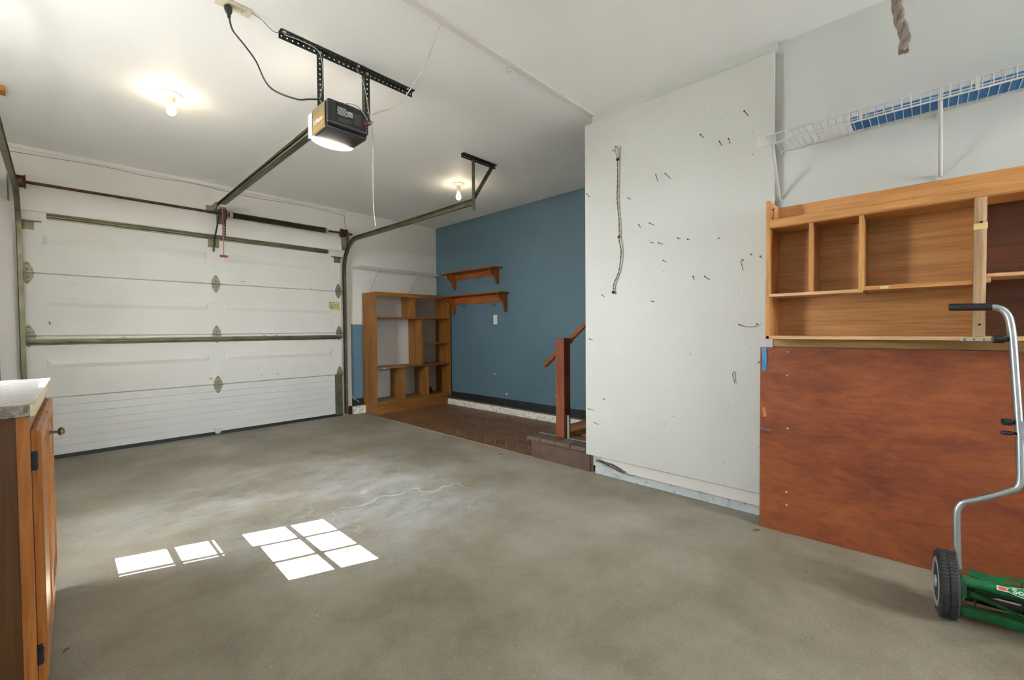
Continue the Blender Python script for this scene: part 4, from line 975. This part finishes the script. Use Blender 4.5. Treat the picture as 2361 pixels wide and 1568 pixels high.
# folding handle: lower tubes run up and inward to a centre pair, then out to the grips
def lx(z): return 2.367+.13*z
YC = -.268
def handle_side(s_):
    def q(y, z, dx=0): return Vector((lx(z)+dx, YC+s_*(y-YC), z))
    low = [q(-.103, .165), q(-.101, .19), q(-.099, .28), q(-.098, .36), q(-.102, .39), q(-.115, .413), q(-.14, .427), q(-.19, .456), q(-.235, .487), q(-.252, .502), q(-.259, .528), q(-.259, .60), q(-.258, .74)]
    MB().tube(smooth_path(low, 4), .0115, 12, radii=None).build('lower_tube', M['alu'], t, True)
    MB().tube([q(-.104, .125), q(-.103, .15), q(-.103, .172)], .006, 8, radii=[.004, .007, .0105]).build('tube_end', M['galv'], t, True)
    up = [q(-.2565, .70, -.004), q(-.252, .80, -.004), q(-.246, .93), q(-.241, 1.03), q(-.236, 1.09), q(-.229, 1.13), q(-.212, 1.157), q(-.185, 1.166)]
    MB().tube(smooth_path(up, 5), .0122, 12).build('upper_tube', M['alu'], t, True)
    MB().tube([q(-.188, 1.166), q(-.184, 1.166), q(-.075, 1.169), q(-.070, 1.169)], .0145, 14, radii=[.0135, .0145, .0145, .012]).build('foam_grip', M['black_rubber'], t, True)
handle_side(1); handle_side(-1)
b = MB(); b.box(lx(.70)-.014, lx(.70)+.012, YC-.014, YC+.010, .655, .745); b.build('clamp_plate', M['hub'], t)
for yy, zz, r_, l_ in ((-.232, 1.042, .016, .026), (-.252, .735, .013, .022), (-.254, .695, .008, .026)):
    b = MB(); b.lathe([(r_*.6, -.004), (r_*.6, .008), (r_, .010), (r_, .010+l_), (r_*.8, .012+l_)], (lx(zz)-.004, yy+.006, zz), (-.25, 1, 0), 10); b.build('clamp_knob', M['plastic_black'], t)

t.location.x -= .03; t.location.z += 0
# ------------------------------------------------------------------ hanging rope, left timber
t = thing('pull_rope', 'frayed hemp pull rope hanging from the ceiling near the wire shelf', 'rope', (1.632, .057, 1.85))
pp = resample(smooth_path([(1.60, .085, CEIL), (1.615, .075, 2.3), (1.622, .068, 2.08), (1.626, .065, 1.998), (1.630, .058, 1.938), (1.640, .047, 1.896), (1.634, .051, 1.853)], 10), .008)
twist(pp, .0062, .0070, 9, 3, [M['hemp']], t, 'rope_strand', 7)
tag(MB().box(-.62, -.204, 4.24, 4.33, CEIL-.035, CEIL).build('ceiling_cleat', M['yellow_wood'], None), 'orange wooden cleat on the ceiling above the left track', 'cleat')

# ------------------------------------------------------------------ near base cabinet and countertop
CA = math.radians(-1.1)
cr = Matrix.Translation((-.058, 1.74, 0)) @ Matrix.Rotation(CA, 4, 'Z') @ Matrix.Translation((.058, -1.74, 0))
t = thing('base_cabinet', 'oak base cabinet with raised panel doors at the left edge', 'cabinet', (-.36, 2.2, 0))
XF = -.061
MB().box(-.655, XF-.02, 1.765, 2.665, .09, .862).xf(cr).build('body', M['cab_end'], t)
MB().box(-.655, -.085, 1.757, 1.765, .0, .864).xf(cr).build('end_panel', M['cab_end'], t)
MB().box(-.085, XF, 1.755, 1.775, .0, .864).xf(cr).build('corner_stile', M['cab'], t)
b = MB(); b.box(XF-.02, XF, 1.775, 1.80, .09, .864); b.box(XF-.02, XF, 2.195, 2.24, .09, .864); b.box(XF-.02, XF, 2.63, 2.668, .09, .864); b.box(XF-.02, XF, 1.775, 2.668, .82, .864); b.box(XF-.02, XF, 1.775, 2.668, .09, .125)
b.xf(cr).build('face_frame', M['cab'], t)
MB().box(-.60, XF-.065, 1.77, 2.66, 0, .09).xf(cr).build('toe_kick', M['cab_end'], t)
def cab_door(y0_, y1_, z0_, z1_, knob):
    th = .020; b = MB()
    pr = lambda ya, yb, za, zb: None
    # frame: stiles and rails with a bevelled outer edge
    def ring(ya, yb, za, zb, x): return [(x, ya, za), (x, yb, za), (x, yb, zb), (x, ya, zb)]
    lev = [ring(y0_, y1_, z0_, z1_, XF+.0012), ring(y0_, y1_, z0_, z1_, XF+.010), ring(y0_+.007, y1_-.007, z0_+.007, z1_-.007, XF+th), ring(y0_+.052, y1_-.052, z0_+.052, z1_-.052, XF+th), ring(y0_+.058, y1_-.058, z0_+.058, z1_-.058, XF+.009), ring(y0_+.072, y1_-.072, z0_+.072, z1_-.072, XF+.009), ring(y0_+.098, y1_-.098, z0_+.098, z1_-.098, XF+.017)]
    vs_ = sum(lev, []); fs = [(3, 2, 1, 0)]
    for k in range(len(lev)-1):
        for j in range(4): fs.append((k*4+j, k*4+(j+1) % 4, (k+1)*4+(j+1) % 4, (k+1)*4+j))
    e = (len(lev)-1)*4; fs.append((e, e+1, e+2, e+3))
    d = b.add(vs_, fs).xf(cr).build('door', M['cab'], t)
    if knob:
        yk, zk = knob
        MB().lathe([(.009, 0), (.009, .003), (.005, .006), (.005, .020), (.013, .024), (.016, .029), (.014, .035), (.006, .039)], (XF+th, yk, zk), (1, 0, 0), 16).xf(cr).build('knob', M['galv'], d, True)
    for zz in (z1_-.085, z0_+.085):
        hb = MB().lathe([(.0085, -.026), (.0095, -.022), (.0095, .022), (.0085, .026)], (XF+.004, y0_-.004, zz), (0, 0, 1), 10); hb.box(XF, XF+.004, y0_-.02, y0_, zz-.022, zz+.022); hb.xf(cr).build('hinge', M['plastic_black'], d)
cab_door(1.79, 2.205, .105, .822, None)
cab_door(2.225, 2.645, .105, .822, (2.262, .735))
ct = [(-.672, 1.732), (-.075, 1.732), (-.058, 1.742), (-.050, 1.765), (-.046, 2.700), (-.672, 2.700)]
t = thing('countertop', 'speckled grey laminate countertop lying on the oak cabinet', 'countertop', (-.36, 2.2, .865))
MB().prism([(a, c, 0) for a, c in ct], (0, 0, .868), (0, 0, .897)).xf(cr).build('slab', M['granite'], t)
MB().prism([(a, c, 0) for a, c in ct], (0, 0, .8965), (0, 0, .9005)).xf(cr).build('top_sheet', M['laminate_top'], t)
MB().prism([(-.0575, 1.7425, .866), (-.0495, 1.765, .866), (-.0455, 2.7005, .866), (-.047, 2.7005, .866), (-.051, 1.766, .866), (-.059, 1.744, .866)], (0, 0, 0), (0, 0, .0325)).xf(cr).build('front_edge_band', M['particle'], t)

# ------------------------------------------------------------------ small dry leaves
def leaf(x, y, z, rot, s, label):
    pts = [(0, 0), (.25, .2), (.5, .12), (.62, .3), (.75, .1), (1, 0), (.75, -.12), (.6, -.26), (.48, -.1), (.22, -.16)]
    b = MB(); q = []
    for i, (a, c) in enumerate(pts):
        ca, sa = math.cos(rot), math.sin(rot); q.append((x+(a*ca-c*sa)*s, y+(a*sa+c*ca)*s, z+.003+.10*s*abs(c)))
    b.prism(q, (0, 0, 0), (0, 0, .0012)); tag(b.build('dry_leaf', M['leaf'], None), label, 'leaf', 'dry leaves on the floor')
leaf(2.63, 2.69, 0, -.6, .06, 'curled brown leaf on concrete near the tiled alcove')
leaf(2.55, .655, 0, -.5, .05, 'brown leaf at the bottom left corner of the plywood')
leaf(3.83, 3.78, .006, -.4, .07, 'brown leaf on the brown tiles below the ledge')
leaf(-.015, 2.11, 0, .9, .03, 'tiny yellow leaf on the floor beside the cabinet')

# ------------------------------------------------------------------ small wires, roots, paint chips
tag(MB().tube(smooth_path([(-.25, YF-.006, 2.60), (.3, YF-.006, 2.622), (.62, YF-.006, 2.612), (1.0, YF-.006, 2.628), (1.5, YF-.006, 2.605), (2.1, YF-.006, 2.622), (2.55, YF-.006, 2.60), (2.60, YF-.006, 2.585), (2.61, YF-.006, 2.40), (2.62, YF-.006, 2.25)], 8), .0022, 5).build('door_wire', M['label_grey'], None), 'thin grey wire tacked under the moulding above the garage door', 'wire')
tag(MB().tube(smooth_path([(2.661, YF-.005, 2.2), (2.662, YF-.005, 1.2), (2.662, YF-.006, .30), (2.668, YF-.012, .235), (2.70, YF-.03, .185), (2.735, YF-.03, .165), (2.75, YF-.03, .135)], 8), .0032, 6).build('sensor_cable', M['plastic_white'], None), 'white cable running down beside the right jamb to the ledge', 'cable')
t = thing('dead_roots', 'tangle of dark dead roots below the left end of the white panel', 'roots', (2.755, 1.6, .09))
rr = random.Random(9)
for k in range(7):
    pts = []; y = 1.78-rr.uniform(0, .08); z = .118-rr.uniform(0, .012)
    n = rr.randint(6, 10)
    for i in range(n):
        pts.append((2.762-rr.uniform(0, .012), y, max(.022, z+rr.uniform(-.008, .008)))); y -= rr.uniform(.025, .05); z -= rr.uniform(.004, .010)
    MB().tube(smooth_path(pts, 4), rr.uniform(.0012, .0022), 5).build('root', M['rust'], t)
wb = bpy.data.objects['wall_blue']
for y_, z_, w_, h_ in ((4.21, .50, .030, .012), (3.98, .245, .016, .024), (3.17, .30, .007, .007), (3.42, .40, .005, .005), (4.62, .52, .005, .004), (5.03, .92, .004, .006)):
    n = 8; poly = [(XB-.0004, y_+math.cos(2*math.pi*i/n)*w_*rr.uniform(.5, 1), z_+math.sin(2*math.pi*i/n)*h_*rr.uniform(.5, 1)) for i in range(n)]
    MB().prism(poly, (-.001, 0, 0), (.001, 0, 0)).build('paint_chip', M['plastic_white'], wb)
bk = bpy.data.objects['bookcase']
MB().tube(smooth_path([(BX0, 5.40, 1.395), (BX0-.018, 5.40, 1.398), (BX0-.020, 5.395, 1.41), (BX0-.012, 5.39, 1.415), (BX0-.014, 5.395, 1.36), (BX0-.008, 5.40, 1.28), (BX0-.010, 5.40, 1.10)], 5), .0022, 6).build('side_hook', M['nail'], bk)
